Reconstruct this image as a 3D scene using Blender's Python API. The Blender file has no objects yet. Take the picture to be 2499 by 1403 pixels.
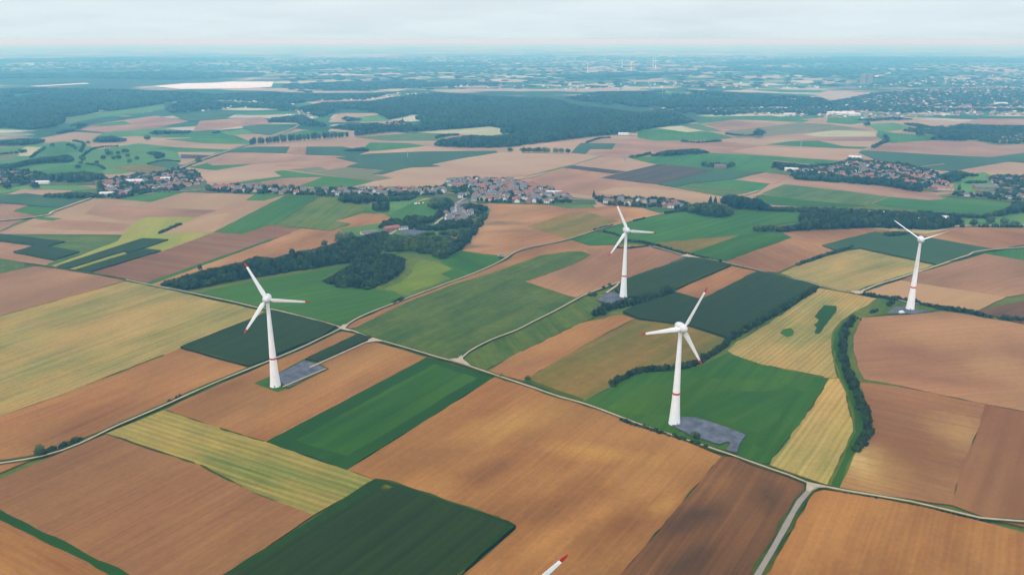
import bpy, bmesh, math, random
import numpy as np
from mathutils import Vector, Matrix, noise as mnoise
from mathutils.geometry import tessellate_polygon

random.seed(7); RNG = np.random.default_rng(7)
S = bpy.context.scene; COL = S.collection; R = math.radians

# ------------------------------------------------------------------ camera
CAM_H = 308.0; PITCH = 17.2; FPX = 1950.0; CX, CY = 1249.5, 701.5
KV = 0.3592 / (CY / FPX)
cd = bpy.data.cameras.new("camera"); cd.sensor_width = 36.0; cd.lens = 36.0 * FPX / 2499.0
cd.clip_start = 1.0; cd.clip_end = 250000.0
cam = bpy.data.objects.new("camera", cd); COL.objects.link(cam)
cam.location = (0, 0, CAM_H); cam.rotation_euler = (R(90 - PITCH), 0, 0); S.camera = cam

# ------------------------------------------------------------------ sky, sun, exposure
SUN_EL, SUN_AZ = 44.0, -142.0            # azimuth measured from +Y (ahead) towards +X (right)
S.view_settings.view_transform = 'Standard'; S.view_settings.look = 'None'
S.view_settings.exposure = 0.0; S.view_settings.gamma = 1.0
W = bpy.data.worlds.new("World"); S.world = W; W.use_nodes = True
nt = W.node_tree; nt.nodes.clear()
def wn(t, **k):
    n = nt.nodes.new(t)
    for a, b in k.items(): setattr(n, a, b)
    return n
def wmath(op, a, b=None, clamp=False):
    n = wn('ShaderNodeMath', operation=op, use_clamp=clamp)
    for i, v in enumerate((a, b)):
        if v is None: continue
        if isinstance(v, (int, float)): n.inputs[i].default_value = v
        else: nt.links.new(v, n.inputs[i])
    return n.outputs[0]
out = wn('ShaderNodeOutputWorld'); bg = wn('ShaderNodeBackground'); bg.inputs['Strength'].default_value = 0.1
sky = wn('ShaderNodeTexSky', sky_type='NISHITA', sun_disc=False)
sky.sun_elevation = R(SUN_EL); sky.sun_rotation = R(SUN_AZ); sky.air_density = 1.0; sky.dust_density = 2.0
tc = wn('ShaderNodeTexCoord'); sep = wn('ShaderNodeSeparateXYZ'); nt.links.new(tc.outputs['Generated'], sep.inputs[0])
zpos = wmath('MAXIMUM', sep.outputs['Z'], 0.0)
zc = wmath('ADD', zpos, 0.10)
comb = wn('ShaderNodeCombineXYZ')
nt.links.new(wmath('DIVIDE', sep.outputs['X'], zc), comb.inputs[0])
nt.links.new(wmath('DIVIDE', sep.outputs['Y'], zc), comb.inputs[1])
def wnoise(scale, detail, rough=0.55):
    n = wn('ShaderNodeTexNoise'); n.inputs['Scale'].default_value = scale
    n.inputs['Detail'].default_value = detail; n.inputs['Roughness'].default_value = rough
    nt.links.new(comb.outputs[0], n.inputs['Vector']); return n.outputs['Fac']
def wramp(fac, stops):
    r = wn('ShaderNodeValToRGB'); e = r.color_ramp.elements
    e[0].position, e[0].color = stops[0][0], (*stops[0][1], 1); e[1].position, e[1].color = stops[1][0], (*stops[1][1], 1)
    for p, c in stops[2:]:
        x = e.new(p); x.color = (*c, 1)
    nt.links.new(fac, r.inputs[0]); return r.outputs[0]
def wmix(fac, a, b, blend='MIX'):
    n = wn('ShaderNodeMix', data_type='RGBA', blend_type=blend)
    for s, v in (('Factor', fac), ('A', a), ('B', b)):
        i = [q for q in n.inputs if q.name == s and (q.type == 'RGBA' if s != 'Factor' else q.type == 'VALUE')][0]
        if isinstance(v, (int, float)): i.default_value = v
        elif isinstance(v, tuple): i.default_value = (*v, 1)
        else: nt.links.new(v, i)
    return [q for q in n.outputs if q.type == 'RGBA'][0]
cloud = wramp(zpos, [(0.0, (.71, .84, .905)), (0.1, (.80, .89, .93)), (0.5, (.95, .99, 1.10)), ])
zen = wmath('ADD', 1.0, wmath('MULTIPLY', wmath('MULTIPLY', zpos, zpos), 1.0))
zen3 = wn('ShaderNodeCombineXYZ')
for i in range(3): nt.links.new(wmath('MULTIPLY', zen, 10.0), zen3.inputs[i])
cloud10 = wmix(1.0, cloud, zen3.outputs[0], 'MULTIPLY')
lumps = wramp(wnoise(.8, 6, .5), [(0.34, (.965, .97, .98)), (0.62, (1.03, 1.03, 1.02))])
cl = wmix(1.0, cloud10, lumps, 'MULTIPLY')
cover = wramp(wnoise(0.4, 3), [(0.30, (.9,)*3), (0.55, (.98,)*3)])
skycol = wmix(cover, sky.outputs[0], cl)
nt.links.new(skycol, bg.inputs['Color']); nt.links.new(bg.outputs[0], out.inputs['Surface'])
sd = bpy.data.lights.new("sun", 'SUN'); sd.energy = 1.2; sd.angle = R(22); sd.color = (1.0, .95, .87)
so = bpy.data.objects.new("sun", sd); COL.objects.link(so)
sdir = Vector((math.sin(R(SUN_AZ)) * math.cos(R(SUN_EL)), math.cos(R(SUN_AZ)) * math.cos(R(SUN_EL)), math.sin(R(SUN_EL))))
so.rotation_euler = sdir.to_track_quat('Z', 'Y').to_euler(); so.location = (0, 0, 5000)
S.cycles.volume_bounces = 1; S.cycles.max_bounces = 4; S.cycles.diffuse_bounces = 2
S.cycles.use_denoising = True

# ------------------------------------------------------------------ photo pixel <-> world
CT, ST = math.cos(R(PITCH)), math.sin(R(PITCH))
def at(x, y, z=0.0):
    u = (x - CX) / FPX; v = (CY - y) / FPX * KV
    dy, dz = CT + v * ST, -ST + v * CT
    t = (z - CAM_H) / dz
    return (u * t, dy * t)
def proj(X, Y, Z):
    dz = Z - CAM_H; dep = Y * CT - dz * ST; up = Y * ST + dz * CT
    return CX + FPX * X / dep, CY - FPX * up / dep / KV
def inside(px, py, poly):
    px, py = np.asarray(px, float), np.asarray(py, float); r = np.zeros(px.shape, bool); n = len(poly)
    for i in range(n):
        x0, y0 = poly[i]; x1, y1 = poly[(i + 1) % n]
        if y0 == y1: continue
        c = ((y0 > py) != (y1 > py)) & (px < (x1 - x0) * (py - y0) / (y1 - y0) + x0); r ^= c
    return r
def P(s):
    return [tuple(float(v) for v in q.split(',')) for q in s.split()]

# ------------------------------------------------------------------ materials
PAL = 0.72                              # reflectance scale: sunless white paint stays near 0.6
def srgb(c):
    return tuple(PAL * ((v / 255) / 12.92 if v <= 10.3 else (((v / 255) + .055) / 1.055) ** 2.4) for v in c)
def new_mat(name):
    m = bpy.data.materials.new(name); m.use_nodes = True; m.node_tree.nodes.clear(); return m
class NB:
    def __init__(s, m): s.t = m.node_tree
    def n(s, typ, ins=None, **k):
        q = s.t.nodes.new(typ)
        for a, b in k.items(): setattr(q, a, b)
        for i, v in (ins or {}).items():
            sock = q.inputs[i]
            if hasattr(v, 'is_output'): s.t.links.new(v, sock)
            else: sock.default_value = v
        return q
    def math(s, op, a, b=0.0, clamp=False): return s.n('ShaderNodeMath', {0: a, 1: b}, operation=op, use_clamp=clamp).outputs[0]
    def mix(s, f, a, b, blend='MIX'):
        q = s.n('ShaderNodeMix', data_type='RGBA', blend_type=blend)
        for i, v in ((0, f), (6, a), (7, b)):
            if hasattr(v, 'is_output'): s.t.links.new(v, q.inputs[i])
            else: q.inputs[i].default_value = v if i == 0 else (*v, 1)
        return q.outputs[2]
    def ramp(s, f, stops, interp='LINEAR'):
        q = s.n('ShaderNodeValToRGB', {0: f}); r = q.color_ramp; r.interpolation = interp; e = r.elements
        while len(e) < len(stops): e.new(.5)
        for i, (p, c) in enumerate(stops):
            e[i].position = p; e[i].color = (*((c,) * 3 if isinstance(c, (int, float)) else c), 1)
        return q.outputs[0]
    def noise(s, vec, scale, detail=4, rough=.55):
        return s.n('ShaderNodeTexNoise', {'Vector': vec, 'Scale': scale, 'Detail': detail, 'Roughness': rough}).outputs['Fac']
    def end(s, col, rough=.2, spec=.1, normal=None):
        ins = {'Base Color': col if hasattr(col, 'is_output') else (*col, 1), 'Roughness': rough, 'Specular IOR Level': spec}
        if normal is not None: ins['Normal'] = normal
        b = s.n('ShaderNodeBsdfPrincipled', ins)
        s.t.links.new(b.outputs[0], s.n('ShaderNodeOutputMaterial').inputs[0])
# kind: big-patch colours a/b, streak colour c, streak width m, streak amount, patch size m, tramline darkness, crop height
KINDS = {
 'soil': dict(a=(194,138,96), b=(158,99,66), c=(202,150,108), w=1.3, s=.4, p=150, h=.2, dry=.22, tram=.3, per=15, fine=.15),
 'soilpink': dict(a=(188,136,106), b=(160,106,84), c=(200,150,120), w=1.2, s=.42, p=190, h=.2, dry=.2, tram=.3, per=12, fine=.14),
 'soilred':   dict(a=(150,96,74),  b=(168,118,92), c=(128,80,62),  w=7,   s=.60, p=120, h=.2),
 'soildark': dict(a=(128,86,66), b=(104,70,54), c=(160,108,80), w=1.5, s=.5, p=120, h=.2, tram=.25, per=15, dry=.22, fine=.13),
 'plough':    dict(a=(86,70,62),   b=(74,60,56),   c=(112,86,74),  w=9,   s=.55, p=150, h=.2),
 'tan':       dict(a=(196,150,116),b=(180,130,100),c=(206,164,130),w=5,   s=.35, p=260, h=.2),
 'pale':      dict(a=(198,182,136),b=(186,164,118),c=(208,196,156),w=8,   s=.4,  p=200, h=.2),
 'stubble': dict(a=(184,156,104), b=(140,140,88), c=(204,182,128), w=1.8, s=.5, p=70, h=.2, swath=(5.0,.2), fine=.15),
 'stubgreen': dict(a=(164,148,90), b=(104,124,64), c=(186,168,110), w=2.0, s=.5, p=30, h=.2, swath=(6.0,.22), long=4, fine=.15),
 'yellow':    dict(a=(150,158,72), b=(168,164,88), c=(124,148,66), w=9,   s=.5,  p=110, h=.2),
 'corn': dict(a=(46,70,44), b=(40,62,42), c=(58,84,48), w=1.8, s=.45, p=150, h=2.2, tram=.4, fine=.14),
 'teal':      dict(a=(62,98,72),   b=(54,88,66),   c=(72,104,74),  w=4,   s=.3,  p=220, h=1.2, tram=.2),
 'green': dict(a=(62,116,52), b=(48,102,48), c=(86,130,56), w=4, s=.45, p=120, h=.2, tram=.25, fine=.1),
 'lush': dict(a=(50,102,38), b=(76,124,46), c=(38,86,42), w=6, s=.6, p=80, h=.2, long=4, fine=.1),
 'lushdark': dict(a=(38,86,36), b=(46,94,40), c=(34,78,38), w=6, s=.4, p=120, h=.2),
 'meadow': dict(a=(82,114,64), b=(62,98,54), c=(110,128,74), w=3, s=.5, p=40, h=.2, rgh=1, fine=.22),
 'olive': dict(a=(132,116,56), b=(104,106,48), c=(152,118,70), w=7, s=.65, p=60, h=.2, rgh=1, long=3),
 'pasture':   dict(a=(84,134,70),  b=(74,122,66),  c=(110,146,82), w=12,  s=.3,  p=160, h=.2, rgh=1),
 'meadowbrown': dict(a=(142,122,88),b=(122,116,78),c=(158,132,98), w=6,   s=.4,  p=200, h=.2),
 'headland': dict(a=(40,78,40), b=(34,68,36), c=(52,90,44), w=3, s=.4, p=60, h=2.2, fine=.14),
 'fresh': dict(a=(98,140,50), b=(122,150,62), c=(84,128,48), w=5, s=.4, p=50, h=.2, fine=.12),
 'garden': dict(a=(62,92,52), b=(96,106,74), c=(84,108,64), w=9, s=.5, p=22, h=.2, rgh=1),
 'verge':     dict(a=(60,92,44),   b=(88,106,56),  c=(48,78,40),   w=6,   s=.4,  p=20,  h=.2, rgh=1),
 'grass':     dict(a=(92,118,58),  b=(68,108,48),  c=(124,132,72), w=4,   s=.45, p=50,  h=.2, rgh=1),
}
NMAT = 0
SPOTS = {}
GREENS = ('fresh', 'headland', 'garden', 'corn', 'teal', 'green', 'lush', 'lushdark', 'meadow', 'pasture', 'verge', 'grass', 'olive', 'yellow', 'stubgreen', 'stubble')
STRAW = ((.88, .79, .48), (.88, .84, .70))
TINT = {True: ((.88, .64, .08), (1.12, .92, .84)), False: ((.73, .71, .36), (.74, .88, .90))}   # tint by distance: near colours offset the haze, far ones have haze painted in
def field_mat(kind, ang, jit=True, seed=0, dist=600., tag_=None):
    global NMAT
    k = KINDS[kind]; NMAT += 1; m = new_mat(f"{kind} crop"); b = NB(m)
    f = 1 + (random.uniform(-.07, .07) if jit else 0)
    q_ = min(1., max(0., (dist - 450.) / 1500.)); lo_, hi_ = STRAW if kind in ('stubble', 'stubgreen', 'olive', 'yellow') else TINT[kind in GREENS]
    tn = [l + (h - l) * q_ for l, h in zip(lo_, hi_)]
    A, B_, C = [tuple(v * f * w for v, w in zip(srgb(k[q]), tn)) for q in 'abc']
    pos = b.n('ShaderNodeNewGeometry').outputs['Position']
    off = (random.uniform(-3000, 3000), random.uniform(-3000, 3000), 0)
    rot = b.n('ShaderNodeMapping', {0: pos, 'Rotation': (0, 0, -ang), 'Location': off}, vector_type='POINT').outputs[0]
    st = b.n('ShaderNodeMapping', {0: rot, 'Scale': (1 / (k['w'] * 45), 1 / k['w'], 1)}).outputs[0]
    lg = k.get('long', 1.7); md = b.n('ShaderNodeMapping', {0: rot, 'Scale': (1 / (k['p'] * lg), 1 / (k['p'] * .8), 1)}).outputs[0]
    big = b.noise(md, 1.0, 4, .55)
    col = b.mix(b.ramp(big, [(.36, 0.), (.64, 1.)]), A, B_)
    strk = b.noise(st, .5, 5, .62)
    col = b.mix(b.math('MULTIPLY', b.ramp(strk, [(.42, 0.), (.66, 1.)]), k['s']), col, C)
    # broad soft patches of drier and damper ground
    dm = b.n('ShaderNodeMapping', {0: rot, 'Scale': (.6, 1, 1)}).outputs[0]
    dry = b.noise(dm, 1 / (k['p'] * .55), 5, .45); dq = k.get('dry', .1); lo, hi = 1 - dq, 1 + dq
    col = b.mix(1.0, col, b.ramp(dry, [(.3, lo), (.7, hi)]), 'MULTIPLY')
    if k.get('swath'):                     # straw swaths left by the combine, stubble between them
        per, am = k['swath']; jit_ = b.noise(rot, .02, 2)
        wv = b.n('ShaderNodeTexWave', {'Vector': rot, 'Scale': 2 * math.pi / 20 / per, 'Distortion': 1.2, 'Detail': 2.0, 'Detail Scale': .4}, bands_direction='Y').outputs['Fac']
        col = b.mix(1.0, col, b.ramp(wv, [(.2, 1 - am * .55), (.8, 1 + am * .3)]), 'MULTIPLY')
    for sx, sy, rx, ry, sa, sc in SPOTS.pop(tag_, ()):   # patches of other ground inside this field, and painted shade beside the wood
        gx, gy = at(sx, sy)
        sp_ = b.n('ShaderNodeMapping', {0: pos, 'Location': (gx, gy, 0), 'Rotation': (0, 0, R(sa)), 'Scale': (rx, ry, 1e6)}, vector_type='TEXTURE').outputs[0]
        r_ = b.n('ShaderNodeVectorMath', {0: sp_}, operation='LENGTH').outputs['Value']
        r_ = b.math('ADD', r_, b.math('MULTIPLY', b.math('SUBTRACT', b.noise(st, .35, 5, .6), .5), .9))
        r_ = b.math('ADD', r_, b.math('MULTIPLY', b.math('SUBTRACT', b.noise(pos, 1 / (rx * .6), 4, .6), .5), 1.2))
        col = b.mix(b.ramp(r_, [(.1, .72), (1., 0.)]), col, tuple(v * w for v, w in zip(srgb(sc), tn)))
    fine = b.noise(pos, .3 if not k.get('rgh') else .1, 6, .75)
    v = k.get('fine', .16 if k.get('rgh') else .09)
    col = b.mix(1.0, col, b.ramp(fine, [(.3, 1 - v), (.7, 1 + v)]), 'MULTIPLY')
    if k.get('tram'):                      # wheel tracks every 27 m
        wv = b.n('ShaderNodeTexWave', {'Vector': rot, 'Scale': math.pi * 2 / 20 / k.get('per', 22), 'Distortion': .25, 'Detail': 1.0}, bands_direction='Y').outputs['Fac']
        col = b.mix(b.math('MULTIPLY', b.ramp(wv, [(.0, 1.), (.03, 1.), (.1, 0.)]), k['tram']), col, tuple(q * (.74 if kind.startswith('soil') else .6) for q in A))
    bump = b.n('ShaderNodeBump', {'Strength': .25, 'Distance': .4, 'Height': strk}).outputs[0]
    b.end(col, .95, .05, bump); return m
def simple_mat(name, c, rough=.8, spec=.2, var=.1, scale=.5):
    m = new_mat(name); b = NB(m); c = srgb(c)
    pos = b.n('ShaderNodeTexCoord').outputs['Object']
    n = b.noise(pos, scale, 4, .6)
    b.end(b.mix(1.0, c, b.ramp(n, [(.3, 1 - var), (.7, 1 + var)]), 'MULTIPLY'), rough, spec); return m
def leaf_mat(name, c1, c2, scale=.35, patch=0):
    m = new_mat(name); b = NB(m); g = b.n('ShaderNodeNewGeometry')
    isl = g.outputs['Random Per Island']; oi = b.n('ShaderNodeObjectInfo').outputs['Random']
    f = b.math('FRACT', b.math('ADD', isl, oi))
    col = b.mix(b.ramp(f, [(.1, 0.), (.9, 1.)]), srgb(c1), srgb(c2))
    n = b.noise(g.outputs['Position'], scale, 4, .65)
    col = b.mix(1.0, col, b.ramp(n, [(.3, .62), (.7, 1.35)]), 'MULTIPLY')
    if patch:                              # stands of different species and age
        n2 = b.noise(g.outputs['Position'], patch, 4, .6)
        col = b.mix(1.0, col, b.ramp(n2, [(.35, (.6, .66, .8)), (.65, (1.7, 1.6, 1.2))]), 'MULTIPLY')
    b.end(col, .9, .1); return m
M = {}
M['leaf'] = leaf_mat('broadleaf foliage', (30, 46, 20), (76, 94, 40))
M['leafdark'] = leaf_mat('dark foliage', (22, 36, 18), (58, 74, 34))
M['leafpale'] = leaf_mat('pale foliage', (66, 84, 48), (86, 102, 60))
M['forest'] = leaf_mat('forest foliage', (14, 34, 26), (40, 62, 36), .05, .004)
M['bark'] = simple_mat('bark', (84, 70, 56))
M['road'] = simple_mat('pale concrete road', (180, 165, 140), .9, .1, .16, .2)
M['asphalt'] = simple_mat('grey asphalt', (150, 140, 130), .9, .1, .1, .2)
M['gravel'] = simple_mat('grey gravel', (96, 100, 110), .95, .05, .4, .14)
M['white'] = simple_mat('white painted steel', (272, 274, 275), .5, .3, .06, .12)
M['nacelle'] = simple_mat('nacelle shell', (232, 232, 232), .5, .3, .04, .3)
M['red'] = simple_mat('red paint', (214, 32, 24), .5, .3, .05)
M['grey'] = simple_mat('galvanised steel', (170, 174, 176), .5, .4)
M['concrete'] = simple_mat('weathered concrete', (150, 146, 142), .9, .1, .15, .06)
M['slag'] = simple_mat('slag', (84, 80, 84), .95, .05, .25, .03)
M['sand'] = simple_mat('bare quarry stone', (236, 230, 226), .95, .05, .12, .02)
M['wood'] = simple_mat('weathered timber', (150, 138, 120))
WALLS = {'white': (250, 250, 248), 'cream': (222, 208, 180), 'brick': (170, 126, 110)}
ROOFS = {'red': (164, 102, 90), 'brown': (130, 108, 100), 'grey': (116, 118, 122), 'pale': (222, 220, 220)}
for k, c in WALLS.items(): M['wall_' + k] = simple_mat(k + ' wall', c, .85, .15, .06)
for k, c in ROOFS.items(): M['roof_' + k] = simple_mat(k + ' roof', c, .8, .2, .14, .4)
M['glass'] = simple_mat('dark window glass', (52, 58, 66), .2, .5)

# ------------------------------------------------------------------ objects
def link(name, me, mat=None, parent=None, kind=None, label=None, cat=None, group=None):
    o = bpy.data.objects.new(name, me); COL.objects.link(o)
    if mat is not None and me is not None and not me.materials: me.materials.append(mat)
    if parent is not None: o.parent = parent
    if kind: o['kind'] = kind
    if label: o['label'] = label
    if cat: o['category'] = cat
    if group: o['group'] = group
    return o
def mesh_np(name, V, Fc, mats=None, smooth=False):
    """V (n,3); Fc (m,3) or list of index tuples"""
    me = bpy.data.meshes.new(name)
    if isinstance(Fc, np.ndarray):
        m = len(Fc); me.vertices.add(len(V)); me.vertices.foreach_set('co', np.asarray(V, np.float32).ravel())
        me.loops.add(m * 3); me.loops.foreach_set('vertex_index', Fc.astype(np.int32).ravel())
        me.polygons.add(m); me.polygons.foreach_set('loop_start', np.arange(0, m * 3, 3, dtype=np.int32))
        me.update(calc_edges=True); me.validate()
    else: me.from_pydata([tuple(v) for v in V], [], Fc); me.update()
    for q in mats or []: me.materials.append(q)
    if smooth: me.polygons.foreach_set('use_smooth', [True] * len(me.polygons))
    return me
def ragged(pts, step, amp):
    o = []; n = len(pts)
    for i in range(n):
        a = Vector(pts[i]); b = Vector(pts[(i + 1) % n]); d = b - a; L = d.length
        k = max(1, min(60, int(L / step))); nn = Vector((-d.y, d.x)) / max(L, 1e-6)
        for j in range(k):
            p = a + d * j / k
            o.append(p if j == 0 else p + nn * mnoise.noise(Vector((p.x * .045, p.y * .045, .3))) * amp)
    return o
def slab(name, pts, z, mat, kind='structure', depth=.2, step=14, amp=1.4, **kw):
    pts = ragged(pts, step, amp); n = len(pts)
    tri = tessellate_polygon([[Vector((p[0], p[1], 0)) for p in pts]])
    V = [(p[0], p[1], z) for p in pts] + [(p[0], p[1], z - depth) for p in pts]
    Fs = []
    for t in tri:
        a, b, c = [pts[i] for i in t]
        cr = (b[0]-a[0])*(c[1]-a[1]) - (b[1]-a[1])*(c[0]-a[0])
        if abs(cr) < 1e-6: continue
        Fs.append(tuple(t) if cr > 0 else tuple(reversed(t)))
    area = sum(pts[i][0]*pts[(i+1)%n][1]-pts[(i+1)%n][0]*pts[i][1] for i in range(n))
    for i in range(n):
        j = (i + 1) % n
        Fs.append((i, i + n, j + n, j) if area > 0 else (j, j + n, i + n, i))
    return link(name, mesh_np(name, V, Fs, [mat]), kind=kind, **kw)
ZI = 0; MARGINS = []
def ext(p):                                   # carry what the frame cuts off on beyond the frame
    x, y = p
    if x <= 0: x = min(x, -260)
    if x >= 2490: x = max(x, 2780)
    return x, y
def extend(pp):
    o = []; n = len(pp)
    for i, (x, y) in enumerate(pp):
        if 0 < x < 2490 or x < -1 or x > 2501: o.append((x, y)); continue
        X = -260 if x <= 0 else 2780; sl = 0
        for j in (i - 1, (i + 1) % n):
            if abs(pp[j][0] - x) > 25: sl = (y - pp[j][1]) / (x - pp[j][0]); break
        o.append((X, min(1660, max(y + max(-.8, min(.8, sl)) * (X - x), y * .93 + 7))))
    return o
def field(kind, s, ang=None, name=None, spots=None):
    """ang: index of the edge that gives the direction of the rows (default: the longest edge)"""
    global ZI; ZI += 1
    SPOTS[ZI] = spots or (); pp = P(s); g = [at(*p) for p in extend(pp)]; raw = [at(*p) for p in pp]; n = len(raw)
    if ang is None: ang = max(range(n), key=lambda i: math.dist(raw[i], raw[(i + 1) % n]))
    a, b = raw[ang], raw[(ang + 1) % n]; th = math.atan2(b[1] - a[1], b[0] - a[0])
    h = KINDS[kind]['h']; z = ZI * .008 + h
    far = min(q[1] for q in raw)
    if far < 1150 and kind in ('corn', 'stubble', 'stubgreen', 'meadow', 'teal'):
        for i in range(n):                  # rough grass and weeds along the field edges
            a, b = Vector(g[i]), Vector(g[(i + 1) % n]); L = (b - a).length
            if L < 60 or random.random() < .4: continue
            d = (b - a) / L; nn = Vector((-d.y, d.x)); m = int(L / 5); t0 = random.uniform(0, .25); t1 = random.uniform(.7, 1)
            pt = [a + (b - a) * (t0 + (t1 - t0) * j / m) + nn * mnoise.noise(Vector((a.x + j * .23, a.y, ZI))) * 1.3 for j in range(m + 1)]
            MARGINS.append((pt, [max(.25, 1.5 + 2.6 * mnoise.noise(Vector((j * .31, a.x, ZI + 5)))) for j in range(m + 1)], h + ZI * .008 + .12 + .004 * i, random.randrange(3)))
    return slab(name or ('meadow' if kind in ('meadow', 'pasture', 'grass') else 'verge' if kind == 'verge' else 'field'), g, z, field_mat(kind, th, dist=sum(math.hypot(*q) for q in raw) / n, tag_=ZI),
                depth=h + .4, step=9 if far < 1500 else 60, amp=2.0 if far < 1500 else 5)
def ribbon(pts, w, jitter=0.0):
    L, Rr = [], []
    for i, p in enumerate(pts):
        a = Vector(pts[max(i - 1, 0)]); b = Vector(pts[min(i + 1, len(pts) - 1)]); d = (b - a).normalized(); nn = Vector((-d.y, d.x))
        ww = (w[i] if isinstance(w, (list, tuple)) else w) * (1 + random.uniform(-jitter, jitter)) / 2
        L.append(tuple(Vector(p) + nn * ww)); Rr.append(tuple(Vector(p) - nn * ww))
    return L + Rr[::-1], L, Rr
def dense(pts, step):
    """Catmull-Rom through ground points"""
    o = []; n = len(pts); v = [Vector(p) for p in pts]
    for i in range(n - 1):
        p0, p1, p2, p3 = v[max(i-1, 0)], v[i], v[i+1], v[min(i+2, n-1)]
        k = max(1, int((p2 - p1).length / step))
        for j in range(k):
            t = j / k
            o.append(tuple(.5 * ((2*p1) + (p2-p0)*t + (2*p0-5*p1+4*p2-p3)*t*t + (3*p1-p0-3*p2+p3)*t**3)))
    return o + [tuple(v[-1])]
def strip(name, pts, w, z, mat, kind='structure', jitter=0.0, depth=.2):
    _, L, Rr = ribbon(pts, w, jitter); n = len(L)
    V = [(p[0], p[1], z) for p in L] + [(p[0], p[1], z) for p in Rr]
    V += [(p[0], p[1], z - depth) for p in L] + [(p[0], p[1], z - depth) for p in Rr]
    Fs = []
    for i in range(n - 1):
        Fs += [(i, n+i, n+i+1, i+1), (i+1, 2*n+i+1, 2*n+i, i), (n+i, 3*n+i, 3*n+i+1, n+i+1)]
    return link(name, mesh_np(name, V, Fs, [mat]), kind=kind)

# ------------------------------------------------------------------ ground: one sheet to the horizon, a patchwork of far fields
def ground_mat():
    m = new_mat('far patchwork of fields'); b = NB(m)
    pos = b.n('ShaderNodeNewGeometry').outputs['Position']
    warp = b.n('ShaderNodeTexNoise', {'Vector': pos, 'Scale': .0007, 'Detail': 2.0}).outputs['Color']
    wv = b.n('ShaderNodeVectorMath', {0: warp, 1: (900, 900, 0)}, operation='MULTIPLY').outputs[0]
    p2 = b.n('ShaderNodeVectorMath', {0: pos, 1: wv}, operation='ADD').outputs[0]
    mp = b.n('ShaderNodeMapping', {0: p2, 'Rotation': (0, 0, .35), 'Scale': (1/380, 1/230, 1)}).outputs[0]
    vo = b.n('ShaderNodeTexVoronoi', {'Vector': mp, 'Scale': 1.0}, distance='MANHATTAN')
    rnd = b.n('ShaderNodeSeparateColor', {0: vo.outputs['Color']}).outputs[0]
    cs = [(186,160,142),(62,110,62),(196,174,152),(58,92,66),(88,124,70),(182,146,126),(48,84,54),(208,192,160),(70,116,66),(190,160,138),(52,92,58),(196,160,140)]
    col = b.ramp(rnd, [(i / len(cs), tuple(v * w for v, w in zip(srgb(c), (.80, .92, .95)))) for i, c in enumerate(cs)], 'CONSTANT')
    big = b.noise(pos, 1/2600, 5, .6)
    woods = b.ramp(big, [(.51, 0.), (.54, 1.)])
    wn_ = b.noise(pos, 1/60, 4, .7)
    wcol = b.mix(b.ramp(wn_, [(.35, 0.), (.65, 1.)]), srgb((34, 60, 42)), srgb((62, 92, 58)))
    col = b.mix(woods, col, wcol)
    fine = b.noise(pos, 1/45, 5, .65)
    col = b.mix(1.0, col, b.ramp(fine, [(.3, .85), (.7, 1.15)]), 'MULTIPLY')
    b.end(col, .95, .05); return m
GX = 70000
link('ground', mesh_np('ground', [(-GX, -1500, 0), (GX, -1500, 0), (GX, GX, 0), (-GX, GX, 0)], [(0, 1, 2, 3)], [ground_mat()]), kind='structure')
# ------------------------------------------------------------------ fields (outlines read off the photograph, laid out on the ground)
F = field
# far band, 2 - 5 km away
F('grass', '-300,450 2800,450 2770,1650 -260,1650', 0, 'ground')
F('tan', '0,440 0,352 95,338 180,322 330,330 480,322 640,318 850,322 1040,324 1240,330 1460,331 1560,318 1720,312 1880,296 2050,284 2150,290 2300,296 2499,296 2499,440 2100,500 1240,520 620,500', 4)
F('pasture', '157,290 246,274.6 400,254 404,266 333,277 257,285 180,298')
F('soilpink', '190,317 231,303 380,282 462,295 385,312 257,323')
F('green', '218,305 303,295 321,303 244,308')
F('teal', '416,280 577,277 552,290 462,296')
F('soilpink', '470,321 487,295 640,285 664,303 640,305 585,308 539,315')
F('pasture', '256,323 385,312 470,321 385,336 330,332 222,340')
F('green', '385,336 475,321 541,318 608,344 608,352 462,336')
F('teal', '590,309 640,304 664,304 712,312 658,331 620,326')
F('pasture', '541,323 590,315 640,322 620,327 560,330')
F('tan', '658,333 712,312 790,324 735,330')
F('tan', '800,298 830,277 915,276 956,295 872,298')
F('pasture', '872,286 928,280 956,295 872,298')
F('green', '764,290 800,280 815,280 795,297')
F('green', '670,334 740,318 850,322 846,331 640,338')
F('meadow', '869,336 1015,323 1107,328 1069,344 948,344')
F('tan', '948,345 1069,344 1055,352 1041,357 990,350')
F('pale', '1031,322 1197,309 1260,321 1281,322 1240,328 1192,332 1107,327')
F('tan', '620,356 748,344 864,337 907,346 838,358 700,358')
F('tan', '1240,371 1240,358 1461,331 1494,336 1430,346 1410,352 1394,373')
F('teal', '1394,373 1417,350 1502,351 1494,364 1440,364 1430,376', 2)
F('green', '1558,318 1607,314 1728,321 1792,336 1740,342 1599,344 1555,336')
F('pale', '1607,313 1635,308 1720,319 1676,323')
F('meadow', '1650,305 1702,301 1764,321 1722,320')
F('soilpink', '1710,304 1787,292 1880,306 1784,318')
F('tan', '1787,292 1810,290 1900,303 1880,306')
F('green', '1697,298 1722,285 1880,282 1975,294 1960,299 1880,295 1787,292 1710,303')
F('meadowbrown', '1766,321 1859,310 1949,299 2023,303 2131,318 2039,318 1936,327 1859,334 1800,337')
F('tan', '1980,297 2013,287 2023,287 2015,299')
F('green', '2015,299 2023,287 2090,286 2141,295 2077,304')
F('pale', '1962,328 2039,318 2136,323 2136,333 1990,333')
F('pasture', '2116,303 2180,299 2231,312 2167,321 2136,318')
F('soilpink', '2187,325 2244,312 2287,319 2275,331')
F('soilpink', '2352,300 2385,290 2499,290 2499,310 2398,303')
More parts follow.
